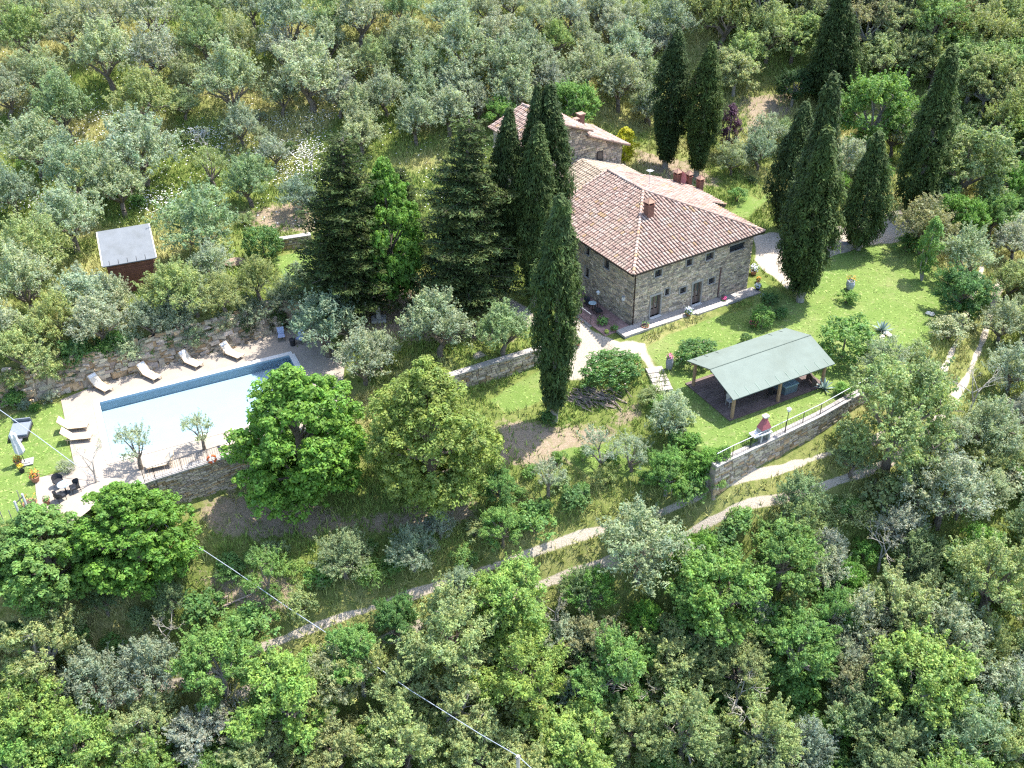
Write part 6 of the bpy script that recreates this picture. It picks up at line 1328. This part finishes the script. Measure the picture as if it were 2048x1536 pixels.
fill([(0, 240), (700, 230), (640, 420), (480, 480), (300, 440), (0, 470)], 26, ['shrub'], ['olive', 'green', 'silver'], (.9, 1.8), 'in the flowery meadow', 'bushes in the meadow', 2.2, 'shrub')

# ------------------------------------------------------------------ grasses and daisies
def scatter(n, x0, x1, y0, y1):
    x = NP.uniform(x0, x1, n); y = NP.uniform(y0, y1, n); return x, y
def samp(A, x, y):
    i = np.clip(np.searchsorted(GX, x) - 1, 0, len(GX) - 2); j = np.clip(np.searchsorted(GY, y) - 1, 0, len(GY) - 2); return A[j, i]
x, y = scatter(210000, -62, 62, 30, 150); keep = (samp(C_l, x, y) < .3) & (samp(C_g, x, y) < .12) & (NP.rand(len(x)) > samp(C_d, x, y) * .93)
hp = [tuple(hw(*q)[:2]) for q in ((-2.3, -1), (15, -1), (15, 22), (-2.3, 22))]
keep &= sdf(x, y, P_POOL) > .6; keep &= sdf(x, y, hp) > 0; keep &= sdf(x, y, P_GARDEN) > .5
x, y = x[keep], y[keep]; n = len(x); dr = np.clip(samp(np.maximum(dry, dry2 * .7), x, y) + NP.normal(size=n) * .2, 0, 1)
nb = 4; X = np.repeat(x, nb) + NP.normal(size=n * nb) * .09; Y = np.repeat(y, nb) + NP.normal(size=n * nb) * .09; Z = Gv(X, Y) - .04; D = np.repeat(dr, nb); m_ = len(X)
hh = (.18 + .34 * NP.rand(m_)) * (1 + .4 * np.repeat(vnoise(x, y, 4, 77), nb)); a = NP.uniform(0, 6.283, m_); w2 = .025 + .025 * NP.rand(m_); lx, ly = NP.normal(size=m_) * .17, NP.normal(size=m_) * .17
V = np.stack([np.stack([X - np.cos(a) * w2, Y - np.sin(a) * w2, Z], 1), np.stack([X + np.cos(a) * w2, Y + np.sin(a) * w2, Z], 1), np.stack([X + lx, Y + ly, Z + hh], 1)], 1).reshape(-1, 3)
g0 = np.array([.13, .22, .04]); g1 = np.array([.26, .33, .07]); d0 = np.array([.44, .40, .16]); r_ = NP.rand(m_, 1); cg_ = g0 * (1 - r_) + g1 * r_; cc = cg_ * (1 - D[:, None]) + d0 * D[:, None] * (.8 + .4 * r_)
gmat = mat('grass_blades', (1, 1, 1), .8, .1, 3); me = fast_mesh('wild_grass', V, np.arange(len(V)).reshape(-1, 3), np.repeat(cc, 3, 0), gmat); og = bpy.data.objects.new('wild_grass', me); COL.objects.link(og); og['kind'] = 'stuff'; og['label'] = 'long wild grass, green and straw coloured, on the banks and under the olives'
# short lawn tufts
x, y = scatter(40000, -40, 42, 44, 84); keep = (samp(C_l, x, y) > .6) & (samp(C_g, x, y) < .3); x, y = x[keep], y[keep]; m_ = len(x); a = NP.uniform(0, 6.283, m_); z = Gv(x, y) - .02; s_ = .05 + .04 * NP.rand(m_)
V = np.stack([np.stack([x - np.cos(a) * s_, y - np.sin(a) * s_, z], 1), np.stack([x + np.cos(a) * s_, y + np.sin(a) * s_, z], 1), np.stack([x + NP.normal(size=m_) * .13, y + NP.normal(size=m_) * .13, z + .035 + .02 * NP.rand(m_)], 1)], 1).reshape(-1, 3)
k_ = NP.rand(m_, 1); cc = np.array([.16, .25, .045]) * (1 - k_) + np.array([.25, .33, .09]) * k_
me = fast_mesh('lawn_grass', V, np.arange(len(V)).reshape(-1, 3), np.repeat(cc, 3, 0), gmat); og = bpy.data.objects.new('lawn_grass', me); COL.objects.link(og); og['kind'] = 'stuff'; og['label'] = 'short mown lawn grass'
# daisies in drifts
px_c = [(380, 275, 34, 9), (400, 270, 26, 5), (590, 300, 24, 14), (600, 330, 26, 22), (560, 250, 40, 10), (290, 410, 30, 14), (60, 230, 30, 12), (330, 400, 30, 15), (640, 235, 30, 10), (180, 280, 50, 14), (420, 300, 60, 25), (560, 350, 40, 15), (470, 300, 50, 20), (60, 400, 30, 20), (640, 290, 30, 20), (200, 235, 40, 15), (740, 170, 50, 20)]
pts = []
for cx, cy, sx, sy in px_c:
    for i in range(130 if sx > 26 else 220): q = gp(R.gauss(cx, sx * .9), R.gauss(cy, sy * .9)); pts.append(q)
for i in range(1300): q = gp(R.uniform(0, 1000), R.uniform(60, 460)); pts.append(q)
pts = np.array(pts); m_ = len(pts); z = pts[:, 2] + .22 + .3 * NP.rand(m_); s_ = .035 + .035 * NP.rand(m_); ox = NP.normal(size=(m_, 2)) * .1
Q = [np.stack([pts[:, 0] + ox[:, 0] + dx * s_, pts[:, 1] + ox[:, 1] + dy * s_, z + NP.normal(size=m_) * .01], 1) for dx, dy in ((-1, -.6), (.6, -1), (1, .6), (-.6, 1))]
V = np.stack(Q, 1).reshape(-1, 3); me = fast_mesh('daisies', V, np.arange(len(V)).reshape(-1, 4), np.full((len(V), 3), .82), FLOWER); og = bpy.data.objects.new('daisies', me); COL.objects.link(og); og['kind'] = 'stuff'; og['label'] = 'drifts of white daisies flowering in the olive meadow'

# ------------------------------------------------------------------ overhead cable and its pole
pb_ = gp(1036, 1620); po = at(1036, 1512, -6.6); base = (po[0], po[1], G(po[0], po[1])); htop = po[2] - base[2]
o = thing('utility_pole', 'pale top of a pole rising from the foreground trees with a cable on it', 'pole', base); m = MB(); m.tube((0, 0, -.3), (0, 0, htop), .13, .10, 8, (1.6, 1.6, 1.6)); m.build('pole_shaft', BARKG, o); m = MB(); m.box((0, 0, htop - .1), (.16, .06, .05), .6, (2, 2, 2)); m.build('bracket', METAL, o)
def cable(pts3, label, base):
    o = thing('overhead_cable', label, 'cable', tuple(base)); m = MB(); c = Vector(base); m.path([Vector(p) - c for p in pts3], [.022] * len(pts3), 6); m.build('cable_strand', CABLEM, o)
wpts = [(-160, 715, 6.5), (0, 820, 3.8), (75, 873, 2.4), (145, 925, 1.1), (250, 997, -.9), (358, 1068, -2.6), (470, 1142, -3.7), (580, 1218, -4.8), (690, 1290, -5.9), (760, 1338, -6.7), (820, 1380, -7.2), (900, 1430, -7.4), (960, 1468, -7.2)]
pts3 = [at(a, b, z) for a, b, z in wpts]
top_ = np.array([po[0], po[1], po[2]])
cable([*pts3, top_], 'pale overhead cable slanting down across the lawn and wood', pts3[0])
cable([top_, at(1062, 1536, po[2] + .1), at(1150, 1600, po[2] + .6)], 'short cable span leaving the pole at the bottom edge', top_)
print('objects', len(bpy.data.objects), 'tris', sum(len(m.polygons) for m in bpy.data.meshes))
